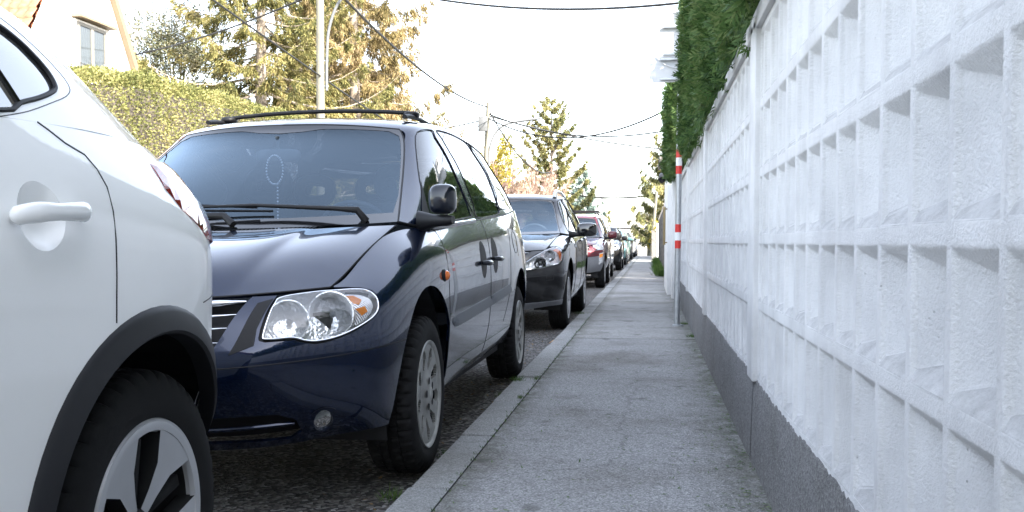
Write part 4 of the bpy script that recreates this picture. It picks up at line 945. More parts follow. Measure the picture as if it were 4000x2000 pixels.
def hedge(name, label, x0, x1, y0, y1, zt, n, ln, wd, mat, face=-1, zb=0., group=None, rag=.06, dens_top=.35, core=True):
    """trimmed hedge as one plant: dark core plus leaves through its outer layer; zt(y) is the top"""
    o = empty(name, ((x0 + x1) / 2, (y0 + y1) / 2, 0), 0, label, 'hedge', group); cx_, cy_ = (x0 + x1) / 2, (y0 + y1) / 2
    zm = max(zt(y0), zt(y1)); ys = np.linspace(y0, y1, 24); V = []; F = []; g = .16
    for y in ys:
        t = zt(y) - g * 1.3
        for x, z in ((x0 + g, zb), (x0 + g, t), (x1 - g, t), (x1 - g, zb)): V.append((x - cx_, min(max(y, y0 + g), y1 - g) - cy_, z))
    for i in range(23):
        for j in range(3): F.append((i * 4 + j, i * 4 + j + 1, i * 4 + j + 5, i * 4 + j + 4))
    F += [(0, 3, 2, 1), (92, 93, 94, 95)]; mobj('hedge_core', V, F, M_barkd, o, False)  # solid dark core, added to block the view through the leaves
    k = int(n * (1 - dens_top)); nE = int(n * .12)
    xs = x0 if face > 0 else x0
    y = rng.uniform(y0, y1, k); z = zb + (np.array([zt(q) for q in y]) - zb) * rng.uniform(0, 1, k)**.9
    lump = rag * (np.sin(y * 2.3 + 1.7 * np.sin(z * 2.1)) * .5 + np.sin(y * 5.1 + z * 3.7) * .5 + np.sin(y * 11 + z * 9) * .35)
    dep = rng.exponential(.05, k); side = FACE_STREET = (x1 if face > 0 else x0)
    x = side - face * (dep + 0) + face * lump; P1 = np.stack([x, y, z], 1); N1 = np.tile([face, 0, .15], (k, 1))
    m = n - k; y = rng.uniform(y0, y1, m); x = rng.uniform(x0, x1, m); z = np.array([zt(q) for q in y]) + rng.normal(0, .035, m) + .05 * np.sin(y * 3) * np.sin(x * 5 + y) - rng.exponential(.04, m); P2 = np.stack([x, y, z], 1); N2 = np.tile([0, 0, 1.], (m, 1))
    P3 = []; N3 = []
    for ye, s in ((y0, -1), (y1, 1)):
        z = zb + (zt(ye) - zb) * rng.uniform(0, 1, nE); P3.append(np.stack([rng.uniform(x0, x1, nE), ye - s * rng.exponential(.06, nE) + s * .05 * np.sin(z * 7), z], 1)); N3.append(np.tile([0, s, .1], (nE, 1)))
    P = np.concatenate([P1, P2] + P3); N_ = np.concatenate([N1, N2] + N3)
    return o, P - [cx_, cy_, 0], N_, ln, wd, mat
def leafhedge(*a, **k):
    o, P, N_, ln, wd, mat = hedge(*a, **k); n = len(P); D = rnd(n) + N_ * .9 + np.array([0, 0, .25]); V, F = cards(P, D, rnd(n), ln * rng.uniform(.6, 1.3, n), wd * rng.uniform(.7, 1.2, n)); fast_mesh('foliage', V, F, mat, o)
def thujahedge(*a, **k):
    """flat drooping fan sprays"""
    o, P, N_, ln, wd, mat = hedge(*a, **k); n = len(P); ax = N_ * .8 + rnd(n) * .75 + np.array([0, -.0, -.15]); ax /= np.linalg.norm(ax, axis=1, keepdims=True); sd = np.cross(ax, rnd(n)); sd /= np.linalg.norm(sd, axis=1, keepdims=True) + 1e-9; nr = np.cross(ax, sd); Vs = []; Fs = []; o_ = 0; L_ = ln * rng.uniform(.6, 1.35, n)
    for t, ang, s in ((0, 0, 1.), (.15, .75, .55), (.15, -.75, .55), (.38, .7, .5), (.38, -.7, .5), (.6, .6, .4), (.6, -.6, .4)):
        Q = P + ax * (t * L_)[:, None]; D = ax * cos(ang) + sd * sin(ang); V, F = cards(Q, D, nr, L_ * s, wd * (1.0 if ang else .8)); Vs.append(V); Fs.append(F + o_); o_ += len(V)
    fast_mesh('foliage', np.concatenate(Vs), np.concatenate(Fs), mat, o)
def conifer(name, loc, H, Rm, mat, label, seed, nb=70, z0=.12, droop=.3, tipup=.25, hang=.35, card=(.26, .05), per=60, trunk=.16, tops=1, group='conifers', bark=None, shape=.8, spread=.16, side=None, lift=.1):
    """spruce-like tree: tapered trunk, limbs in loose whorls, twigs hanging from each limb, narrow needle sprays on the twigs"""
    g = np.random.default_rng(seed); o = empty(name, loc, 0, label, 'tree', group); tr = MB(); tr.tube([(0, 0, -.3), (0, 0, H * .3), (g.normal(0, .06), g.normal(0, .06), H * .7), (0, 0, H * .97)], [trunk * 1.15, trunk * .85, trunk * .45, .02], 12)
    tr.build('trunk', bark or M_bark, o); br = MB(); Ps = []; Ds = []; Ls = []
    for b in range(nb):
        t = (b + g.uniform(-.4, .4)) / nb; t = min(max(t, 0), 1); h = H * (z0 + (1 - z0) * t**.92); az = b * 2.399 + g.normal(0, .25)
        if side is not None and g.random() < .0: continue
        L_ = Rm * ((1 - t)**shape + .05) * g.uniform(.62, 1.15); dx = np.array([cos(az), sin(az), 0]); m = 9; s = np.linspace(0, 1, m)
        zz = h + L_ * (lift * s * (1 - .0) - droop * np.sin(s * pi * .62) * .8 + tipup * s**3); p = dx * (L_ * s)[:, None] + np.stack([0 * s, 0 * s, zz], 1); p[:, :2] += (g.normal(0, .02, (1, 2)) * L_) * s[:, None]**1.5
        br.tube(p, [max(.012, .022 * L_ * .55), .006], 5, caps=False)
        nt = max(5, int(L_ * 7)); q = g.uniform(.12, 1, nt)**.8
        for k in range(nt):
            f = q[k]; c = np.array([np.interp(f, s, p[:, a]) for a in range(3)]); lt = L_ * spread * (1.25 - f) * g.uniform(.5, 1.3) + .10; sgn = 1 if k % 2 else -1; sdv = np.array([-dx[1], dx[0], 0]) * sgn
            n = max(4, int(per * lt * 2.2)); w = g.uniform(0, 1, n); tw = c + (sdv * .85 + dx * .55)[None] * (w * lt)[:, None]; tw[:, 2] -= hang * lt * w**1.5 + (hang * .45 * g.exponential(.5, n)).clip(0, 1.2) * .5; tw += g.normal(0, .035, (n, 3))
            Ps.append(tw); dd = g.normal(0, .45, (n, 3)) + sdv * .5 + dx * .45; dd[:, 2] -= hang * 1.6; Ds.append(dd); Ls.append(g.uniform(.6, 1.25, n))
        n = int(per * .5 * L_ / 1.5) + 4; w = g.uniform(.15, 1.03, n); c = np.stack([np.interp(w, s, p[:, a]) for a in range(3)], 1); Ps.append(c + g.normal(0, .03, (n, 3))); dd = g.normal(0, .5, (n, 3)) + dx * .9; Ds.append(dd); Ls.append(g.uniform(.5, 1.1, n))
    if tops == 2:
        lx = .95; br.tube([(0, 0, H * .62), (lx * .7, 0, H * .74), (lx, 0, H * .97)], [.10, .07, .015], 6)
        for b in range(16):
            t = b / 16; az = b * 2.4; L_ = .9 * (1 - t) + .2; c0 = np.array([lx * (.8 + .2 * t), 0, H * (.78 + .19 * t)]); dx = np.array([cos(az), sin(az), .45]); n = 70; w = g.uniform(.05, 1, n); Ps.append(c0 + dx * (w * L_)[:, None] + g.normal(0, .05, (n, 3))); Ds.append(g.normal(0, .5, (n, 3)) + dx); Ls.append(g.uniform(.5, 1, n))
    br.build('branches', bark or M_bark, o); P = np.concatenate(Ps); D = np.concatenate(Ds); L = np.concatenate(Ls); V, F = cards(P, D, g.normal(size=P.shape), card[0] * L, card[1]); fast_mesh('foliage', V, F, mat, o); return o
def shrub(name, loc, r, mat, label, n=6000, card=(.12, .05), cat='shrub', group=None, blobs=9, seed=1, up=.3, stem=.03):
    g = np.random.default_rng(seed); o = empty(name, loc, 0, label, cat, group); C = [(g.normal(0, .35) * r[0], g.normal(0, .35) * r[1], r[2] * g.uniform(.45, 1.5), g.uniform(.28, .5)) for _ in range(blobs)]; Ps = []
    st = MB()
    for c in C:
        st.tube([(0, 0, 0), (c[0] * .4, c[1] * .4, c[2] * .6), (c[0], c[1], c[2])], [stem, stem * .6, .006], 5); k = n // blobs; v = g.normal(size=(k, 3)); v /= np.linalg.norm(v, axis=1, keepdims=True); v *= g.uniform(.35, 1.05, k)[:, None]**.5 * (1 + .25 * np.sin(v[:, :1] * 7 + c[0] * 9)); Ps.append(np.array(c[:3]) + v * np.array(r) * c[3])
    st.build('stems', M_barkd, o); P = np.concatenate(Ps); P[:, 2] = np.maximum(P[:, 2], .02); D = rng.normal(size=P.shape) + [0, 0, up]; V, F = cards(P, D, rng.normal(size=P.shape), card[0] * rng.uniform(.6, 1.3, len(P)), card[1]); fast_mesh('foliage', V, F, mat, o); return o
def bare(name, loc, r, h, label, n, seed, mat=M_twig):
    g = np.random.default_rng(seed); o = empty(name, loc, 0, label, 'shrub', 'bare shrubs behind the parked cars'); st = MB(); Ps = []; Ds = []; Ls = []
    for k in range(16):
        a = g.uniform(0, 2 * pi); l = g.uniform(.6, 1) * h; e = np.array([cos(a) * r * g.uniform(.3, 1), sin(a) * r * g.uniform(.3, 1), l]); mid = e * [.35, .35, .6]; pts = np.array([(0, 0, 0), mid, e]); st.tube(pts, [.05, .03, .008], 5)
        m = n // 16; f = g.uniform(.25, 1, m); c = np.where(f[:, None] < .6, mid * (f[:, None] / .6), mid + (e - mid) * ((f[:, None] - .6) / .4)); d = g.normal(0, .55, (m, 3)) + [0, 0, .9] + e / h * .4; ll = g.uniform(.3, 1.1, m) * (1.25 - f); Ps.append(c + g.normal(0, .10, (m, 3)) + d * .25 * g.uniform(0, 1, (m, 1))); Ds.append(d); Ls.append(ll)
    st.build('stems', M_bark, o); P = np.concatenate(Ps); V, F = cards(P, np.concatenate(Ds), g.normal(size=P.shape), np.concatenate(Ls), .042); fast_mesh('twigs', V, F, mat, o)
leafhedge('hedge', 'tall clipped yellow-green hedge in full sun across the street', -9.7, -8.5, 6, 26, lambda y: float(np.interp(y, [6, 13.5, 14, 16, 18, 20.8, 26], [3.5, 3.5, 3.62, 3.84, 3.92, 4.0, 4.1])), 125000, .052, .030, M_hedgeL, face=1, rag=.05)
thujahedge('thuja_hedge', 'dark green thuja hedge overhanging the near coping of the block wall', .36, 1.7, 3.0, 10.6, lambda y: float(np.interp(y, [3, 6.2, 7.8, 10.6], [4.3, 4.3, 3.55, 3.45])), 20000, .10, .013, M_hedgeR, face=-1, zb=1.90, dens_top=.12, rag=.05)
thujahedge('thuja_hedge', 'separate thuja hedge behind the sign post farther along the block wall', .30, 1.5, 11.6, 16.8, lambda y: float(np.interp(y, [11.6, 14, 16.8], [3.2, 3.15, 3.1])), 6000, .11, .016, M_hedgeR, face=-1, zb=2.0, dens_top=.15, rag=.07)
thujahedge('thuja_hedge', 'unseen thuja hedge behind the nearest wall bays, added to shade the near street', .50, 1.7, -12, 3.0, lambda y: 4.2, 7000, .16, .03, M_hedgeR, face=-1, zb=1.90, dens_top=.15)  # out of view, added so the near cars and pavement lie in shade
conifer('spruce_tree', (-12.9, 32, 0), 15.5, 5.0, M_spA, 'yellow-green spruce with a bare grey trunk left of the nearest lamp pole', 3, nb=104, per=115, card=(.16, .030), droop=.30, hang=.55, trunk=.24)
conifer('spruce_tree', (-11.3, 37.5, 0), 17, 4.2, M_spB, 'tall tan-brown drooping spruce right of the nearest lamp pole', 5, nb=118, per=115, card=(.20, .030), droop=.34, hang=.85, trunk=.26, shape=.5)
conifer('spruce_tree', (-14.6, 44, 0), 15, 4.6, M_spB, 'tan spruce standing behind between the two big spruces', 6, nb=80, per=75, card=(.24, .045), droop=.3, hang=.8, trunk=.24, shape=.6)
conifer('cedar_tree', (-11.2, 43, 0), 7.6, 3.6, M_spC, 'low spreading green conifer at the foot of the tan spruce', 8, nb=44, per=60, card=(.17, .03), droop=.05, hang=.2, trunk=.14, shape=.5)
shrub('pine_tree', (-16.1, 32.5, 3.4), (3.0, 1.8, 3.3), M_pine, 'rounded grey-green pine crown just right of the gabled house', 16000, (.16, .035), 'tree', 'conifers', 15, 4, .2, .08)
conifer('spruce_tree', (-7.9, 80, 0), 12.6, 3.6, M_spC, 'twin-topped green spruce in the middle distance left of the street', 11, nb=60, per=150, card=(.26, .055), droop=.12, tipup=.45, hang=.30, trunk=.20, shape=.62, lift=.30, bark=M_barkd, spread=.10, tops=2)
conifer('blue_spruce', (-6.7, 100, -.8), 9.4, 2.9, M_blue, 'smaller blue-green spruce right of the twin-topped spruce', 12, nb=60, per=75, card=(.28, .08), droop=.12, hang=.3, trunk=.2)
conifer('spruce_tree', (-9.5, 66, 0), 8.4, 2.0, M_spC, 'slim dark spruce behind the yellow shrub', 13, nb=44, per=20, card=(.32, .09), trunk=.15)
conifer('spruce_tree', (-9.6, 118, -2), 8.0, 3.4, M_spC, 'distant spruce low behind the blue-green spruce', 14, nb=34, per=14, card=(.6, .2), trunk=.2)
conifer('spruce_tree', (2.5, 74, -.2), 12.2, 4.2, M_spC, 'tall drooping spruce overhanging the right-hand end of the pavement', 15, nb=86, per=75, card=(.28, .06), droop=.42, hang=.75, trunk=.24, shape=.7)
shrub('thuja_shrub', (-8.9, 52, 0), (1.5, 1.3, 3.6), M_yel, 'bright yellow-green shrub left of the junction-box pole', 9000, (.16, .07), 'shrub', None, 10, 21, .8)
bare('bare_shrub', (-8.9, 62, 0), 2.4, 6.2, 'left mass of bare pinkish twigs above the roof of the black crossover', 10000, 31); bare('bare_shrub', (-8.4, 76, 0), 2.9, 7.0, 'right mass of bare pinkish twigs below the twin-topped spruce', 10000, 32); bare('bare_tree', (-10.6, 50, 0), 2.4, 7.8, 'thin bare tree just left of the junction-box pole', 1600, 33)
shrub('yellow_bush', (.75, 58, 0), (.9, 1.6, 1.7), M_yel, 'small bright yellow bush peeping over the far wall on the right', 2500, (.12, .06), 'shrub', None, 6, 22)
shrub('round_bush', (-3.9, 118, -2.6), (2.6, 2.6, 2.2), M_yel, 'yellow bush at the far end of the line of cars', 2500, (.3, .15), 'shrub', None, 6, 23)
conifer('spruce_tree', (-5.4, 125, -3), 8.0, 1.8, M_spC, 'little far spruce above the white van roof', 16, nb=30, per=12, card=(.5, .2), trunk=.12)
# grass tufts, weeds, clippings
M_grass = foliage('grass blade', [(.03, .07, .015), (.07, .14, .03), (.13, .19, .05)], .3, 3)
def blades(name, spots, label=None, mat=M_grass):
    Ps = []; Ds = []; Ls = []; W_ = []
    for (x, y, z, r, n, h) in spots:
        p = np.stack([x + rng.normal(0, r * .5, n), y + rng.normal(0, r * .7, n), np.full(n, z)], 1); Ps.append(p); d = rng.normal(0, .5, (n, 3)); d[:, 2] = np.abs(d[:, 2]) + .6; Ds.append(d); Ls.append(h * rng.uniform(.5, 1.2, n)); W_.append(np.full(n, max(.003, h * .05)))
    P = np.concatenate(Ps); V, F = cards(P, np.concatenate(Ds), rng.normal(size=P.shape), np.concatenate(Ls), np.concatenate(W_)); o = fast_mesh(name, V, F, mat); return tag(o, label, 'grass', None, 'stuff')
blades('grass', [(.30, 26.5 + k * 1.3, .10, .14, 420, .24) for k in range(16)], 'ragged grass verge along the board fence')
blades('weeds', [(-.90, 4.42, .0, .03, 60, .07), (-.88, 4.38, .0, .02, 40, .05), (-1.0, 3.75, .0, .05, 60, .06), (-.93, 6.35, .0, .06, 80, .05), (-.86, 6.48, .09, .035, 90, .045), (-.74, 6.5, .10, .03, 40, .03), (-.9, 9.3, .0, .04, 40, .05), (.10, 3.12, .10, .03, 90, .03), (.40, 9.6, .1, .05, 120, .04), (.38, 11.1, .1, .05, 120, .04), (-.74, 5.7, .10, .02, 40, .03), (-.86, 12.6, .09, .05, 60, .05)] + [(-.725 + random.gauss(0, .004), y, .10, .012, 7, .018) for y in np.arange(3.0, 12, .13)], 'small weeds growing in the kerb joints')
n = 1500; xs = np.where(rng.random(n) < .55, .42 - rng.exponential(.09, n), rng.uniform(-.72, .42, n)); ys = 2.4 + rng.gamma(1.7, 3.2, n); xs = np.clip(xs, -.83, .42); P = np.stack([xs, ys, np.full(n, .1045)], 1); D = rng.normal(size=(n, 3)) * [1, 1, .08]
cl = [(P + 0, D)]; V, F = cards(P, D, np.tile([0, 0, 1.], (n, 1)) + rng.normal(0, .2, (n, 3)), rng.uniform(.010, .036, n), .0055); V2, F2 = cards(P + D * .004, D[:, [1, 0, 2]] * [1, -1, 1] + D, np.tile([0, 0, 1.], (n, 1)), rng.uniform(.006, .018, n), .003)
fast_mesh('hedge_clippings', np.concatenate([V, V2]), np.concatenate([F, F2 + len(V)]), M_grass); tag(bpy.data.objects['hedge_clippings'], 'fallen green thuja clippings scattered on the pavement', 'clippings', None, 'stuff')
n = 260; xs = rng.uniform(-1.35, -.87, n); P = np.stack([xs, 3.2 + rng.gamma(2., 3., n), np.full(n, .012)], 1); D = rng.normal(size=(n, 3)) * [1, 1, .25]; V, F = cards(P, D, np.tile([0, 0, 1.], (n, 1)) + rng.normal(0, .4, (n, 3)), rng.uniform(.012, .035, n), .012); tag(fast_mesh('leaf_litter', V, F, foliage('dead leaf', [(.10, .06, .03), (.22, .14, .06), (.30, .22, .11)], .1, 2)), 'small brown dead leaves lying in the gutter', 'leaves', None, 'stuff')
lf = mobj('fallen_leaf', [(-.93, 9.2, .07), (-.86, 9.30, .10), (-.88, 9.42, .095), (-.94, 9.36, .05), (-.90, 9.3, .085)], [(0, 1, 4), (1, 2, 4), (2, 3, 4), (3, 0, 4)], plain('orange paper', (.75, .36, .06), .6), None, False); tag(lf, 'orange scrap lying on the kerb beside the road', 'litter')
# ---------------------------------------------------------------- dark blue minivan
VT = cap_net(VG[-1], (3.83, 3.74, 3.62, 3.50, 3.48, 3.46), (1.25, 1.41, 1.55, 1.63, 1.655, 1.665))
VAN = dict(tilt=-.012, M=VM, H=VH, G=VG, W=VW, T=VT, R=.34, wb=3.0, arch=.455, archz=.355, hw=.96, nose=-.92, tail=3.9, wheelx=.865, rr=.222, tw=.22, wkind='cap', wmat=M_cap,
           bumper_holes=[[(2.27 + .17 * cos(t), .62 + .30 * sin(t)) for t in np.linspace(0, 2 * pi, 20, endpoint=False)][:0] or [(.15, .25), (1.15, .25), (2.05, .2), (2.22, .42), (2.15, .8), (1.9, .98), (.15, 1.0)],
                         [(2.56 + .155 * cos(t), .63 + .335 * sin(t)) for t in np.linspace(0, 2 * pi, 24, endpoint=False)]], w1clear=M_glass, sillmat=M_navy)
van, M, Hd, G, W = build_car('minivan', (-1.91, 4.21, 0), 'dark navy blue minivan with roof bars parked nose towards the camera behind the white car', 'minivan', 'cars parked along the kerb', M_navy, VAN, 2)
# side rubbing strips, door handles, flap, repeater
def onM(u, v, off=0): P = M.P([(u, v)])[0] + M.Nn([(u, v)])[0] * off; return P
for pts in ([(6.40, 2.08), (6.43, 2.22), (6.55, 2.262), (7.97, 2.385), (7.98, 2.04), (6.60, 1.92), (6.46, 1.95)], [(8.02, 2.387), (8.90, 2.56), (8.86, 2.19), (8.03, 2.045)]):
    dome(M, pts, M_rubstrip, 'rubbing_strip', van, .022, du=.06, dv=.06)
for u, v in ((7.74, 3.60), (8.20, 3.66)):
    o = [(u + .115 * cos(t), v + .58 * sin(t)) for t in np.linspace(0, 2 * pi, 22, endpoint=False)]
    cups = dome(M, o, M_black_pl, 'handle_recess', van, .003, du=.04, dv=.12)  # slightly raised matte black ovals stand in for the shaded handle hollows
    for s, cp in zip((1, -1), cups):
        mb = MB(); P = [onM(u + du_, v - .12 + dv_, of) for du_, dv_, of in ((-.09, .02, .004), (-.07, .0, .028), (-.02, -.02, .036), (.04, -.02, .036), (.085, 0, .026), (.10, .02, .004))]
        mb.tube(np.array(P) * [s, 1, 1], [.010, .014, .015, .015, .014, .010], 10); mb.build('handle', M_mirr, cp)
for s in (1, -1):
    p = onM(5.935, 3.397, .004); o = mobj('side_repeater', *ellipsoid((s * p[0], p[1], p[2]), (.022, .028, .024), 14, 10), M_orange, van)
    p = onM(5.935, 3.397, -.002); mobj('repeater_base', *ellipsoid((s * p[0], p[1] - .006, p[2]), (.014, .036, .030), 14, 10), M_black_pl, o)
mb = MB(); o = [(9.36 + .16 * cos(t), 3.95 + .38 * sin(t)) for t in np.linspace(0, 2 * pi, 24)]; mb.tube(M.P(o), .0022, 5); mb.build('fuel_flap', M_black_pl, van)
# door-top ledge trim
for s in (1, -1):
    mb = MB(); P = G.P([(u, .02) for u in np.linspace(1.05, 2.62, 14)]) + np.array([.008, 0, -.004]); mb.tube(P * [s, 1, 1], .013, 8); mb.build('window_ledge', M_gloss_bk, van)
# fog lamps and lower intake
for s in (1, -1):
    p = onM(2.56, .63, -.03); n = M.Nn([(2.56, .63)])[0]; q = Vector((n[0] * s, n[1], n[2])).to_track_quat('X', 'Z').to_matrix().to_4x4(); mt = Matrix.Translation((s * p[0], p[1], p[2])) @ q
    def tf(VF): return [tuple(mt @ Vector(v)) for v in VF[0]], VF[1]
    b = MB().add(tf(lathe([(-.03, .0), (-.03, .03), (.0, .054), (.012, .062), (.026, .066)], 32))).build('fog_lamp_bezel', M_black_pl, van)
    MB().add(tf(lathe([(-.015, .0), (-.008, .02), (.003, .046), (.008, .058)], 28))).build('fog_lamp_reflector', M_refl, b)
    MB().add(tf(lathe([(.024, .0), (.023, .025), (.018, .048), (.010, .059)], 28))).build('fog_lamp_lens', glassm('fog lens', (.6, .65, .65), .10, .12) if s > 0 else bpy.data.materials['fog lens'], b)
panel('lower_intake', M, [(0, .1), (2.4, .1), (2.4, 1.1), (0, 1.1)], M_dark, van, off=-.05, fold=0, merge=True)
mb = MB(); 
for s in (1, -1): mb.tube(M.P([(u, .62 + .04 * u) for u in np.linspace(0, 2.1, 14)]) * [s, 1, 1] - np.array([0, -.012, 0]), .008, 6)
mb.build('intake_bar', M_navy, van)
# headlight internals on each side: two bowls, amber corner
for s in (1, -1):
    hl = [c for c in van.children if c.name.startswith('headlight') and c.data.vertices[0].co.x * s > 0][0]
    for (u, v), r in (((2.06, 3.72), .070), ((2.72, 3.82), .078)):
        p = onM(u, v, -.018); n = np.array([0.12, -.98, .12]); q = Vector((n[0] * s, n[1], n[2])).to_track_quat('X', 'Z').to_matrix().to_4x4(); mt = Matrix.Translation((s * p[0], p[1], p[2])) @ q
        V, F = lathe([(-.050, .006), (-.046, .02), (-.036, r * .55), (-.018, r * .85), (0, r), (.004, r + .004), (.002, r + .009)], 40); mobj('lamp_bowl', [tuple(mt @ Vector(v)) for v in V], F, M_refl, hl)
        V, F = ellipsoid((-.022, 0, 0), (.022, .012, .012), 14, 10); mobj('bulb', [tuple(mt @ Vector(v)) for v in V], F, M_rubstrip, hl)
    dome(M, [(3.02, 4.66), (3.28, 4.60), (3.52, 4.38), (3.62, 4.1), (3.60, 3.78), (3.42, 3.50), (3.18, 3.26), (3.0, 3.2), (3.08, 3.9)], M_ribbed, 'indicator', hl, .004, -.016, sides=(s,))
    dome(M, [(3.16, 4.50), (3.34, 4.42), (3.42, 4.15), (3.30, 4.0), (3.20, 4.1)], M_amber, 'amber_bulb', hl, .004, -.010, sides=(s,))
    dome(M, [(3.18, 3.86), (3.40, 3.88), (3.42, 3.66), (3.28, 3.56)], M_amber, 'amber_bulb', hl, .004, -.010, sides=(s,))
# flat wedge beside the grille, its black standing in for the shade of a recess
mb = MB(); o = [(1.799, 4.79), (1.574, 4.513), (1.346, 2.458), (1.69, 2.85)]
panel('grille_wedge', M, [(1.80, 4.72), (1.60, 4.55), (1.36, 2.50), (1.66, 2.86), (1.66, 3.5)], M_black_pl, van, off=.0015, fold=0)
# cowl: black plastic with slats
cw = MB(); n = 14
bot = [(.86 * t, -.11 + .22 * abs(t)**2.2, 1.028 + .035 * abs(t)**2) for t in np.linspace(-.93, .93, 40)]; topc = [(.86 * t, .02 + .20 * abs(t)**2.2, 1.062 + .022 * abs(t)**2) for t in np.linspace(-.93, .93, 40)]
cw.add(([*bot, *topc], [(i, i + 1, i + 41, i + 40) for i in range(39)])); cowl = cw.build('cowl', M_black_pl, van)
sl_ = MB()
for t in np.linspace(-.80, .52, 62):
    a = np.array([.86 * t, -.095 + .22 * abs(t)**2.2, 1.036 + .035 * t * t]); b = a + [.02, .055, .020]; w2_ = np.array([.005, 0, 0]); sl_.add(([a, a + w2_, b + w2_, b, a + [0, 0, .008], a + w2_ + [0, 0, .008], b + w2_ + [0, 0, .008], b + [0, 0, .008]], [(4, 5, 6, 7), (0, 1, 5, 4), (1, 2, 6, 5), (3, 7, 6, 2), (0, 4, 7, 3)]))
sl_.build('cowl_slats', M_black_pl, cowl)
MB().add(ellipsoid((-.02, -.03, 1.068), (.012, .016, .013), 12, 8)).build('washer_jet', M_black_pl, cowl)
# wipers
for path in ([(.665, .12, 1.095), (.63, .10, 1.145), (.54, .09, 1.152), (.17, .06, 1.172), (-.12, .05, 1.168)], [(.10, -.02, 1.085), (.05, .0, 1.125), (-.08, .02, 1.130), (-.42, .05, 1.128), (-.66, .12, 1.12)]):
    w = MB(); P = np.array(path); w.tube(P, [.018, .016, .011, .008, .006], 8); wi = w.build('wiper', M_black_pl, van)
    w = MB(); d = P[-1] - P[2]; a = P[-1] - d * .55; b = P[-1] + d * .38; w.tube([a + [0, .015, -.014], b + [0, .02, -.016]], .006, 6); w.tube([a + d * .1, a * .5 + b * .5 + [0, 0, .008], b - d * .1], .005, 6); w.build('wiper_blade', M_black_pl, wi)
# roof rails and crossbar
for s in (1, -1):
    r = MB(); P = [(s * .575, L, np.interp(L, [1.2, 1.3, 1.5, 3.0, 3.2], [1.695, 1.712, 1.725, 1.728, 1.69])) for L in np.linspace(1.22, 3.18, 20)]; r.tube(P, .013, 8); r.build('roof_rail', M_black_pl, van)
for L in (1.47, 2.6):
    r = MB(); P = [(x, L, 1.745 + .030 * (1 - (x / .6)**2)) for x in np.linspace(-.535, .535, 20)]; r.tube(P, .012, 8); cb = r.build('roof_crossbar', M_black_pl, van)
    for s in (1, -1): MB().add(ellipsoid((s * .555, L, 1.738), (.045, .055, .022), 14, 8, .8)).build('crossbar_foot', M_black_pl, cb)
# mirrors and sail panels
door_mirror(van, M, (1.0, .20, 1.190), (.062, .065, .068), mat=M_mirr, foot=((.86, .33, 1.095), (1.045, .20, 1.102)))
for s in (1, -1): panel('mirror_sail', G, [(.78, .95), (.98, .45), (1.10, .18), (1.25, .06), (.98, .02), (.80, .2)], M_black_pl, van, off=.003, fold=0, sides=(s,))
MB().add(ellipsoid((.0, 3.35, 1.68), (.02, .05, .03))).build('aerial_base', M_black_pl, van)
# interior
def seat(car, x, y, z0, head=True, k=1.):
    bm = bmesh.new(); box(bm, (0, 0, .06), (.50, .50, .14), .05); box(bm, (0, .27, .38), (.48, .13, .62), .055, Matrix.Rotation(R(-12), 3, 'X'))
    o = bobj('seat', bm, M_seat, car, loc=(x, y, z0))
    if head:
        t = [(.115 * math.copysign(abs(cos(a))**.7, cos(a)), 0, .075 * math.copysign(abs(sin(a))**.7, sin(a))) for a in np.linspace(0, 2 * pi, 24, endpoint=False)]
        m = MB().tube([(p[0], .42, .80 + p[2]) for p in t], .042, 8, closed=True); m.build('headrest', M_seat, o)
for x in (-.40, .42): seat(van, x, 1.25, .56)
for x in (-.45, 0, .45): seat(van, x, 2.25, .58)
bm = bmesh.new(); box(bm, (0, .42, .94), (1.62, .62, .22), .08); dash = bobj('dashboard', bm, M_dash, van)
c = Vector((.40, .86, 1.04)); st = MB(); rot = Matrix.Rotation(R(-62), 3, 'X')
ring_ = [tuple(c + rot @ Vector((.19 * cos(a), .19 * sin(a), 0))) for a in np.linspace(0, 2 * pi, 36, endpoint=False)]; st.tube(ring_, .015, 8, closed=True)
for a in (0.2, pi - .2, -pi / 2): st.tube([tuple(c + rot @ Vector((.19 * cos(a) * t, .19 * sin(a) * t, -.02))) for t in (0, .5, 1)], .016, 6)
st.add(ellipsoid(tuple(c), (.06, .05, .05))); st.build('steering_wheel', M_dash, van)
MB().add(ellipsoid((.0, .80, 1.46), (.125, .02, .036), 16, 8, .6)).tube([(0, .80, 1.49), (0, .79, 1.56)], .01, 6).build('interior_mirror', M_dash, van)
M_bead = plain('pale beads', (.6, .62, .66), .3)
rb = MB()
for k in range(30):
    a = 2 * pi * k / 30; rb.add(ellipsoid((-.03 + .045 * sin(a), .78, 1.385 - .075 * cos(a) + (0)), (.0055, .0055, .0055), 8, 6))
for k in range(12): rb.add(ellipsoid((-.015, .78, 1.31 - .018 * k), (.0055, .0055, .0055), 8, 6))
rb.add(boxVF(-.021, -.009, .776, .784, 1.05, 1.10)); rb.add(boxVF(-.031, .001, .7755, .7845, 1.075, 1.087)); rosary = rb.build('rosary', M_bead, None); rosary.location = van.location
tag(rosary, 'pale beaded rosary with a cross hanging behind the minivan windscreen', 'rosary')
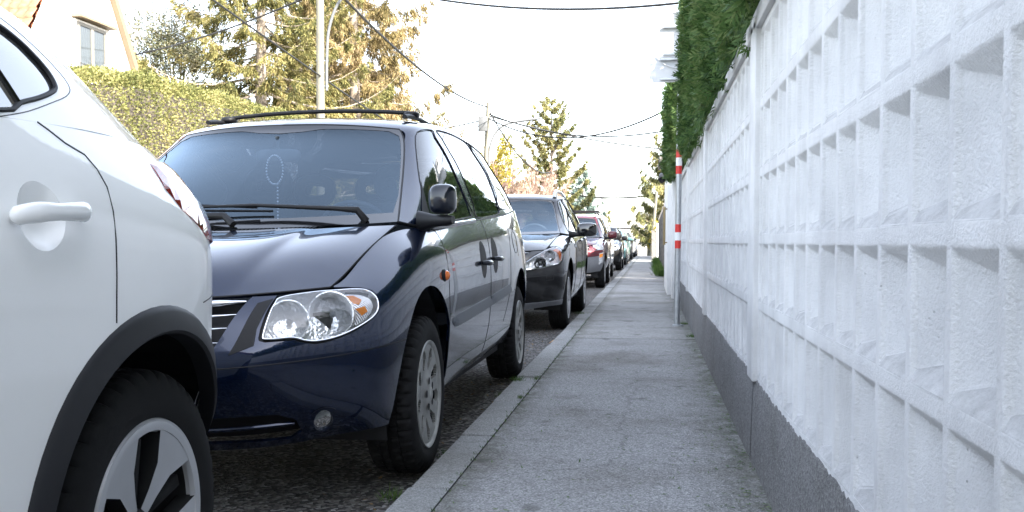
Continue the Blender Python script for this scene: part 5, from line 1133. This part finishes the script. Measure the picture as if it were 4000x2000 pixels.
# ---------------------------------------------------------------- white car in the foreground
WMn = _cols(
 ((0,0,0,0,0,0), (-.80,-.88,-.90,-.88,-.80,-.62), (.28,.42,.60,.78,.92,1.0)),
 ((.5,.5,.5,.5,.5,.48), (-.74,-.80,-.82,-.79,-.70,-.52), (.28,.42,.60,.78,.92,1.005)),
 ((.72,.74,.76,.75,.70,.62), (-.62,-.69,-.70,-.67,-.6,-.46), (.28,.42,.60,.80,.93,1.01)),
 ((.82,.85,.86,.855,.80,.68), (-.48,-.52,-.52,-.50,-.44,-.34), (.28,.42,.61,.81,.95,1.03)),
 ((.88,.905,.915,.905,.85,.73), (-.1,-.1,-.1,-.1,-.1,-.1), (.28,.42,.62,.84,1.0,1.09)),
 ((.88,.905,.915,.91,.89,.80), (.40,.40,.40,.40,.40,.40), (.28,.42,.65,.88,1.03,1.13)),
 ((.88,.905,.91,.91,.895,.835), (1.1,1.1,1.1,1.1,1.1,1.1), (.29,.43,.65,.88,1.04,1.16)),
 ((.88,.905,.91,.91,.898,.845), (1.7,1.7,1.7,1.7,1.7,1.7), (.30,.44,.65,.88,1.06,1.205)),
 ((.88,.905,.912,.912,.90,.84), (2.25,2.25,2.25,2.25,2.25,2.22), (.30,.45,.65,.88,1.075,1.235)),
 ((.88,.91,.92,.918,.895,.815), (2.66,2.66,2.66,2.66,2.66,2.60), (.31,.46,.65,.88,1.075,1.245)),
 ((.83,.857,.868,.875,.862,.768), (2.97,3.0,3.0,3.0,2.975,2.89), (.32,.46,.66,.88,1.07,1.235)),
 ((.725,.75,.76,.76,.762,.675), (3.09,3.125,3.125,3.11,3.11,3.05), (.33,.47,.66,.87,1.055,1.205)),
 ((.46,.49,.50,.49,.50,.47), (3.34,3.40,3.41,3.40,3.40,3.33), (.33,.47,.66,.86,1.03,1.165)),
 ((0,0,0,0,0,0), (3.44,3.50,3.52,3.50,3.49,3.40), (.33,.47,.66,.86,1.02,1.14)))
def hood_generic(M, cL, cz, k=4):
    """bonnet net between the nose edge (top row of the first columns) and the cowl"""
    E = [M[3][5], M[4][5], M[5][5]]; e0, e1, e2 = [np.array(x) for x in E]; ed = [e0, e0 * .45 + e1 * .55, e1, e1 * .45 + e2 * .55, e2]
    net = []
    for f in _hr:
        col = []
        for j in range(5):
            if j == 0: w = f * ed[0][0]; L = cL[0] + (ed[0][1] - cL[0]) * f**3; z = cz[0] + (ed[0][2] - cz[0]) * f**2.5
            else: w = f * ed[j][0]; L = cL[j] + (ed[j][1] - cL[j]) * f**2.2; z = cz[j] + (ed[j][2] - cz[j]) * f**2 + (0, .012, .018, .016, .008)[j] * (1 - f**4)
            col.append((w, L, z))
        net.append(col)
    return net
WHn = hood_generic(WMn, (-.62, -.45, -.2, .0, .2), (1.0, 1.04, 1.08, 1.11, 1.13))
WG = _cols(
 ((.74,.66,.60,.54,.3,0), (.35,.65,.98,1.10,1.0,.95), (1.13,1.31,1.46,1.53,1.56,1.57)),
 ((.80,.73,.66,.58,.3,0), (.60,.85,1.12,1.25,1.2,1.15), (1.145,1.33,1.485,1.565,1.595,1.605)),
 ((.84,.77,.69,.59,.32,0), (1.4,1.45,1.5,1.55,1.55,1.55), (1.185,1.36,1.505,1.58,1.61,1.62)),
 ((.842,.772,.697,.60,.32,0), (2.0,2.0,2.0,2.0,2.0,2.0), (1.225,1.378,1.50,1.57,1.605,1.615)),
 ((.836,.766,.694,.595,.315,0), (2.33,2.34,2.33,2.33,2.32,2.32), (1.24,1.375,1.483,1.548,1.585,1.595)),
 ((.804,.742,.672,.58,.305,0), (2.66,2.63,2.60,2.59,2.62,2.62), (1.247,1.355,1.452,1.512,1.555,1.565)),
 ((.742,.68,.615,.53,.29,0), (2.945,2.89,2.83,2.81,2.88,2.90), (1.225,1.32,1.403,1.453,1.495,1.505)))
WT = cap_net(WG[-1], (3.30, 3.18, 3.05, 2.95, 2.95, 2.93), (1.16, 1.30, 1.42, 1.47, 1.50, 1.51))
WWn = cap_net([WG[0][k] for k in (0, 1, 2, 5)][:3] + [(WG[0][3][0], WG[0][3][1], WG[0][3][2])], (.20, .55, .90, .96), (1.13, 1.33, 1.49, 1.565))
WDR = [(8.25, 5), (8.303, 4.926), (8.39, 4.778), (8.52, 4.66), (8.56, 4.49), (8.565, 4.276), (8.53, 3.99), (8.50, 3.67), (8.49, 3.485), (8.474, 2.84)]
WDM = [(6.5, 5), (6.49, 4), (6.48, 2.5), (6.46, 1.2), (6.42, .45)]
WDF = [(5.0, 5), (4.98, 4), (4.96, 3), (4.98, 2), (5.0, 1.2), (5.02, .45)]
WW1 = [(1.15, .25), (1.05, .7), (1.15, 1.7), (1.7, 1.85), (2.3, 1.85), (2.3, .10), (1.4, .08)]
WW2 = [(2.38, .09), (3.6, .08), (3.88, .24), (4.14, .39), (4.36, .57), (4.44, .70), (4.45, .95), (4.38, 1.22), (4.28, 1.42), (4.1, 1.58), (3.6, 1.75), (2.38, 1.85)]
WLAMP = [(1.7, 3.3), (1.9, 4.6), (3.2, 4.7), (3.7, 4.3), (3.2, 3.6), (2.4, 3.3)]
WLAMPO = [(3.4, 4.85), (3.8, 4.3), (3.3, 3.5), (2.4, 3.2), (1.62, 3.2), (1.8, 4.9)]
M_bluetint = glassm('pale reflecting side glass', (.10, .12, .15), .30, .05)
_Mw = Surf(WMn, n=12)
for _c in WG:      # the glasshouse starts exactly on the top edge of the body side
    _u = _Mw.inv(lambda P: np.stack([P[..., 1] - _c[0][1], P[..., 2] * 0 + 0], -1), (4, 12), (4.99, 5)); _q = _Mw.P([(_u[0], 5)])[0]
    if _c is not WG[0]: _c[0] = tuple(_q)
_hole = [tuple(_Mw.Lz(2.232 + .070 * cos(a), 1.057 + .064 * sin(a), (5, 11))) for a in np.linspace(0, 2 * pi, 30, endpoint=False)]
WCAR = dict(door_holes=[_hole], M=WMn, H=WHn, G=WG, W=WWn, T=WT, R=.36, wb=2.66, arch=.47, archz=.37, hw=.89, nose=-.88, tail=3.5, wheelx=.775, rr=.236, tw=.215, wkind='five', wmat=M_satin, nobelt=1, DF=WDF, DM=WDM, DR=WDR,
            wins=[WW1, WW2], LAMP=WLAMP, LAMPO=WLAMPO, GRR=[(1.45, 4.93), (1.4, 4.6), (1.3, 3.2), (1.0, 2.6), (.6, 2.5), (0, 2.5)], sillmat=M_clad, sglass=M_bluetint, tglass=0)
wcar, M, Hd, G, W = build_car('hatchback_suv', (-2.0, -.55, 0), 'white car with black wheel arch cladding in the left foreground, seen from its rear wheel', 'car', 'cars parked along the kerb', M_white, WCAR, 2)
for s in (1, -1):
    for wc in (0, 2.64):
        mb = MB(); V = []; F = []; n = 40; prof = ((.445, -.035), (.445, .012), (.452, .020), (.494, .014), (.506, .004), (.511, -.006)); zc = .36
        uvs = []
        for i in range(n + 1):
            a = -.16 + (pi + .32) * i / n
            for r, o in prof:
                q = M.Lz(wc - r * cos(a), zc + r * sin(a)); p = M.P([q])[0] + M.Nn([q])[0] * o; V.append((p[0] * s, wc - r * cos(a), zc + r * sin(a)))
        m = len(prof)
        for i in range(n):
            for j in range(m - 1): f = (i * m + j, (i + 1) * m + j, (i + 1) * m + j + 1, i * m + j + 1); F.append(f if s < 0 else f[::-1])
        mobj('arch_cladding', V, F, M_clad, wcar).data.set_sharp_from_angle(angle=R(40))
# rear lamp, window surround line, glass divider, handle
dome(M, [(9.45, 4.72), (9.38, 4.35), (9.48, 4.07), (9.74, 3.85), (9.88, 3.70), (10.6, 3.62), (11.6, 3.75), (11.7, 4.6), (10.3, 4.85)], M_redlens, 'tail_lamp', wcar, .012)
for s in (1, -1):
    tl = [c for c in wcar.children if c.name.startswith('tail_lamp') and c.data.vertices[0].co.x * s > 0][0]
    dome(M, [(9.80, 4.30), (9.72, 4.1), (9.95, 3.92), (10.6, 3.85), (10.9, 4.15), (10.3, 4.35)], M_ribbed, 'clear_section', tl, .004, .010, sides=(s,))
for s in (1, -1):
  seam(G, [smoothpts([(2.2, 2.12), (3.5, 2.08), (4.0, 1.98), (4.35, 1.78), (4.58, 1.42), (4.70, 1.05), (4.69, .80), (4.58, .62), (4.38, .44), (3.96, .15), (3.6, -.0)], 4, False)], .0014, sides=(s,)).build('window_surround_seam', M_black_pl, wcar)
  seam(G, [[(3.62, 1.75), (3.72, .9), (3.86, .24)]], .006, sides=(s,)).build('glass_divider', M_gloss_bk, wcar)
P = G.P(smoothpts(WW2, 3))
for s in (1, -1): MB().tube(P * [s, 1, 1], .0055, 6, closed=True).build('window_rubber', M_black_pl, wcar)
d_ = lambda L, z, o: (lambda q: M.P([q])[0] + M.Nn([q])[0] * o)(M.Lz(L, z, (5, 11)))
for s in (1, -1):
    V, F = [], []; c = M.Lz(2.205, 1.055, (5, 11)); cup = ellipsoid((0, 0, 0), (.018, .078, .068), 28, 12)
    # real concave bowl behind the grip, joined to the hole cut in the door skin
    V = []; rr_ = np.linspace(0, 1, 10); nA = 40
    for r in rr_:
        for k in range(nA):
            a = 2 * pi * k / nA; q = M.Lz(2.232 + .0705 * r * cos(a), 1.057 + .0645 * r * sin(a), (5, 11)); p = M.P([q])[0] - M.Nn([q])[0] * .030 * (1 - r**2.6); V.append((p[0] * s, p[1], p[2]))
    F = [(i * nA + k, i * nA + (k + 1) % nA, (i + 1) * nA + (k + 1) % nA, (i + 1) * nA + k) for i in range(9) for k in range(nA)]
    cp = mobj('handle_recess', V, F if s > 0 else [f[::-1] for f in F], M_white, wcar)
    mb = MB(); P = [d_(L, z, o) for L, z, o in ((2.138, 1.053, .004), (2.148, 1.055, .024), (2.18, 1.057, .036), (2.225, 1.058, .038), (2.275, 1.060, .035), (2.328, 1.063, .026), (2.350, 1.064, .006))]
    V, F = tubeV(np.array(smoothpts(P, 4, False)), .0, 14); 
    pts = np.array(smoothpts(P, 4, False)); rad = np.interp(np.linspace(0, 1, len(pts)), [0, .08, .3, .5, .8, .95, 1], [.010, .017, .019, .016, .019, .019, .013]); V, F = tubeV(pts, rad, 16)
    cen = np.repeat(pts, 16, 0); V = np.array(V); dd = V - cen; dd[:, 0] *= .62; V = cen + dd; V[:, 0] *= s
    mobj('handle', V, F if s > 0 else [f[::-1] for f in F], M_white, wcar)
for s in (1, -1): seam(M, [smoothpts([(10.84, 3.62), (10.80, 3.36), (10.5, 3.12), (10.0, 2.97), (9.62, 2.90)], 4, False)], .0018, sides=(s,)).build('bumper_seam', M_black_pl, wcar)
door_mirror(wcar, M, (1.0, .55, 1.17), (.10, .09, .08), mat=M_white, foot=((.80, .55, 1.13), (1.0, .55, 1.12)))
seat(wcar, -.38, 1.2, .62); seat(wcar, .38, 1.2, .62)
# ---------------------------------------------------------------- the rest of the parked cars, built on the same construction with their own proportions and lamps
def nets(fw, Lm, zm):
    w_ = [warp(n, fw, Lm, zm) for n in (VM, VH, VG, VW, VT)]; return dict(M=w_[0], H=w_[1], G=w_[2], W=w_[3], T=w_[4])
def car(name, y, x, label, cat, mat, fw, Lm, zm, R_, wb, detail, **k):
    d = nets(fw, Lm, zm); hw = .96 * fw; d.update(R=R_, wb=wb, arch=R_ + .10, archz=R_ + .01, hw=hw, nose=float(np.interp(-.92, *Lm)), tail=float(np.interp(3.9, *Lm)), wheelx=hw - .115, rr=R_ * .64, tw=.22, wkind='seven', wins=[V_W1, V_W2, V_W3]); d.update(k)
    return build_car(name, (x - hw, y, 0 if y < 60 else zg(y)), label, cat, 'cars parked along the kerb', mat, d, detail)
VL = ([-1.0, -.5, .1, .9, 1.6, 2.5, 3.0, 3.95],); 
# black crossover behind the minivan
SL = (VL[0], [-1.0, -.50, .42, 1.22, 1.75, 2.45, 2.83, 3.72]); SZ = ([.24, .60, .80, 1.07, 1.25, 1.62, 1.75], [.26, .66, .90, 1.10, 1.22, 1.56, 1.665])
SLAMP = [(1.35, 2.95), (1.5, 3.4), (2.3, 4.4), (2.9, 4.88), (3.5, 4.86), (3.95, 4.65), (3.98, 4.2), (3.80, 3.6), (3.62, 3.25), (2.9, 3.05), (2.0, 2.9)]
SLO = [(3.9, 4.95), (4.1, 4.6), (4.05, 4.1), (3.8, 3.3), (3.62, 3.1), (2.9, 2.92), (2.0, 2.78), (1.28, 2.8), (1.45, 3.5), (2.2, 4.5), (2.7, 4.95)]
suv, M, Hd, G, W = car('crossover_car', 11.6, -.93, 'black crossover car with roof rails parked behind the dark blue minivan', 'car', M_black, .955, SL, SZ, .36, 2.83, 1, LAMP=SLAMP, LAMPO=SLO, GRR=[(1.9, 4.93), (1.6, 4.4), (1.2, 3.1), (.9, 2.5), (.5, 2.3), (0, 2.3)], bars=5, w1clear=M_glass)
panel('bumper_lip', M, [(0, .0), (3.9, .0), (3.9, .45), (0, .5)], M_greybump, suv, off=.008, merge=True, du=.25); panel('fog_recess', M, [(2.75 + .25 * cos(t), 1.0 + .35 * sin(t)) for t in np.linspace(0, 2 * pi, 14, endpoint=False)], M_dark, suv, off=.002, fold=0, du=.25)
seam(M, [[(2.6, 2.1), (3.0, 2.1), (3.0, 1.75), (2.6, 1.75), (2.6, 2.1)]], .004, sides=(1,)).build('washer_cover', M_black_pl, suv)
for s, hl in zip((1, -1), [c for c in suv.children if c.name.startswith('headlight')]):
    for (u, v), r in (((2.35, 3.45), .062), ((3.0, 4.15), .058)):
        p = M.P([(u, v)])[0] - M.Nn([(u, v)])[0] * .02; mt = Matrix.Translation((s * p[0], p[1], p[2])) @ Vector((.1 * s, -.98, .1)).to_track_quat('X', 'Z').to_matrix().to_4x4(); V, F = lathe([(-.04, .006), (-.03, r * .6), (0, r), (.006, r + .008)], 24); mobj('lamp_bowl', [tuple(mt @ Vector(v)) for v in V], F, M_chrome, hl)
        V, F = ellipsoid((-.0, 0, 0), (.02, .03, .03), 12, 8); mobj('bulb', [tuple(mt @ Vector(v)) for v in V], F, M_gloss_bk, hl)
    dome(M, [(3.62, 4.6), (3.9, 4.55), (3.9, 4.2), (3.75, 3.6), (3.6, 3.4)], M_orange, 'indicator', hl, .004, -.006, sides=(s,), du=.2)
door_mirror(suv, M, (1.08, .62, 1.16), (.125, .085, .085), mat=M_gloss_bk, foot=((.86, .62, 1.10), (1.04, .62, 1.11)))
for s in (1, -1): MB().tube([(s * .60, L, z) for L, z in ((1.45, 1.585), (1.5, 1.65), (1.65, 1.685), (2.4, 1.70), (3.0, 1.66), (3.05, 1.60))], [.03, .028, .022, .02, .02, .02], 8).build('roof_rail', M_silver, suv)
for u, v in ((7.7, 4.0), (8.75, 4.1)):
    for s in (1, -1): mb = MB(); mb.tube((M.P([(u - .1, v), (u, v), (u + .1, v)]) + M.Nn([(u, v)]) * [[.01], [.03], [.01]]) * [s, 1, 1], .014, 8); mb.build('handle', M_chrome, suv)
p = M.P([(6.0, 3.6)])[0]; mb = MB().add(ellipsoid((p[0], p[1], p[2]), (.012, .035, .03), 12, 8)).build('side_repeater', M_chrome, suv)
for x in (-.38, .40): seat(suv, x, 1.5, .60)
bm = bmesh.new(); box(bm, (0, .80, .98), (1.5, .5, .18), .07); bobj('dashboard', bm, M_dash, suv)
c = Vector((.38, 1.12, 1.06)); MB().tube([tuple(c + Matrix.Rotation(R(-65), 3, 'X') @ Vector((.19 * cos(a), .19 * sin(a), 0))) for a in np.linspace(0, 2 * pi, 30, endpoint=False)], .016, 8, closed=True).build('steering_wheel', M_dash, suv)
# red off-roader
RL = (VL[0], [-.82, -.42, .38, 1.05, 1.5, 2.1, 2.5, 3.25]); RZ = ([.24, .60, .80, 1.07, 1.25, 1.62, 1.75], [.32, .78, .93, 1.10, 1.26, 1.56, 1.66])
RLA = [(2.35, 3.2), (2.4, 4.2), (2.55, 4.8), (3.2, 4.85), (3.75, 4.5), (3.85, 3.7), (3.6, 3.1), (2.9, 3.0)]
rav, M, Hd, G, W = car('compact_off_roader', 22.1, -.98, 'dark red off-roader with a grey bumper and roof rack, third behind the minivan gap', 'car', M_red, .88, RL, RZ, .35, 2.49, 1, LAMP=RLA, LAMPO=RLA, GRR=[(2.0, 4.9), (1.98, 4.5), (1.9, 3.3), (1.5, 2.8), (.8, 2.6), (0, 2.6)], lower=M_greybump, crease=1.75, rbump=1.75)
rav['label'] = 'dark red off-roader with a grey bumper and roof rack in front of the white van'
for s in (1, -1):
    panel('bumper_lamp', M, [(3.0, 1.0), (3.0, 2.0), (3.7, 2.05), (3.65, 1.05)], M_refl, rav, off=.004, fold=0, sides=(s,), du=.3); panel('indicator', M, [(3.05, 1.58), (3.05, 1.92), (3.62, 1.95), (3.62, 1.6)], M_amber, rav, off=.009, fold=0, sides=(s,), du=.3)
    MB().tube([(s * .55, L, 1.67 + .03 * (1.4 < L < 2.6)) for L in np.linspace(1.25, 2.75, 10)], .022, 8).build('roof_rail', M_black_pl, rav)
for L in (1.5, 2.4): bm = bmesh.new(); box(bm, (0, L, 1.735), (1.25, .07, .035), .01); bobj('roof_crossbar', bm, M_black_pl, rav)
door_mirror(rav, M, (.98, .50, 1.17), (.105, .075, .085), mat=M_red, foot=((.80, .50, 1.10), (.95, .50, 1.11))); seat(rav, -.34, 1.3, .6); seat(rav, .36, 1.3, .6)
# white panel van
PL = (VL[0], [-.85, -.45, .30, 1.05, 1.6, 2.45, 2.75, 3.45]); PZ = ([.24, .60, .80, 1.07, 1.25, 1.62, 1.75], [.28, .64, .82, 1.10, 1.26, 1.68, 1.80])
pv, M, Hd, G, W = car('delivery_van', 26.4, -1.06, 'white small delivery van with black mirrors behind the dark red off-roader', 'van', M_white, .90, PL, PZ, .33, 2.75, 1, wins=[V_W1], sillmat=M_white)
dome(M, [(6.5, 1.8), (6.5, 2.3), (9.0, 2.4), (9.0, 1.9)], M_rubstrip, 'rubbing_strip', pv, .02, du=.25)
door_mirror(pv, M, (1.03, .45, 1.16), (.12, .08, .10), mat=M_black_pl, foot=((.82, .45, 1.10), (1.0, .45, 1.11))); seat(pv, -.34, 1.2, .6); seat(pv, .36, 1.2, .6)
HL = (VL[0], [-.88, -.45, .35, 1.15, 1.7, 2.3, 2.6, 3.35]); HZ = ([.24, .60, .80, 1.07, 1.25, 1.62, 1.75], [.22, .58, .76, .98, 1.06, 1.38, 1.48]); HZ2 = ([.24, .60, .80, 1.07, 1.25, 1.62, 1.75], [.26, .66, .86, 1.08, 1.18, 1.52, 1.62])
far = [('suv_car', 35.6, -1.0, 'black car with bright round headlamps behind the white delivery van', 'car', M_black, .93, HZ2, 1, M_black_pl), ('hatchback', 44.0, -1.02, 'pale teal hatchback behind the black car with round headlamps', 'car', M_teal, .88, HZ2, 0, M_teal), ('hatchback', 50.2, -1.05, 'light blue hatchback just behind the pale teal one', 'car', M_blue, .88, HZ2, 0, M_blue),
       ('saloon_car', 57.5, -1.02, 'dark car seventh back along the kerb, before the silver one', 'car', M_black, .90, HZ2, 0, M_black), ('hatchback', 70.0, -1.02, 'silver-white car near the end of the parked row', 'car', M_silver, .90, HZ2, 0, M_silver), ('estate_car', 80.0, -1.0, 'tiny dark car at the very end of the parked row', 'car', M_navy, .88, HZ2, 0, M_navy)]
for nm, y, x, lab, cat, mt, fw, hz, det, mm in far:
    c_, M, Hd, G, W = car(nm, y, x, lab, cat, mt, fw, HL, hz, .32, 2.6, det, sillmat=mt, w1clear=M_glass if det else None)
    z = float(np.interp(1.14, *hz)); door_mirror(c_, M, (.98, .52, z + .03), (.10, .07, .075), mat=mm, foot=((.80, .52, z - .03), (.95, .52, z - .02)))
    if det:
        for s in (1, -1):
            p = M.P([(2.6, 3.9)])[0]; mt_ = Matrix.Translation((s * p[0], p[1] - .01, p[2])) @ Vector((.1 * s, -1, .1)).to_track_quat('X', 'Z').to_matrix().to_4x4(); V, F = lathe([(-.02, 0), (.0, .05), (.012, .10), (.0, .115)], 20); mobj('lamp_bowl', [tuple(mt_ @ Vector(v)) for v in V], F, M_chrome, c_)
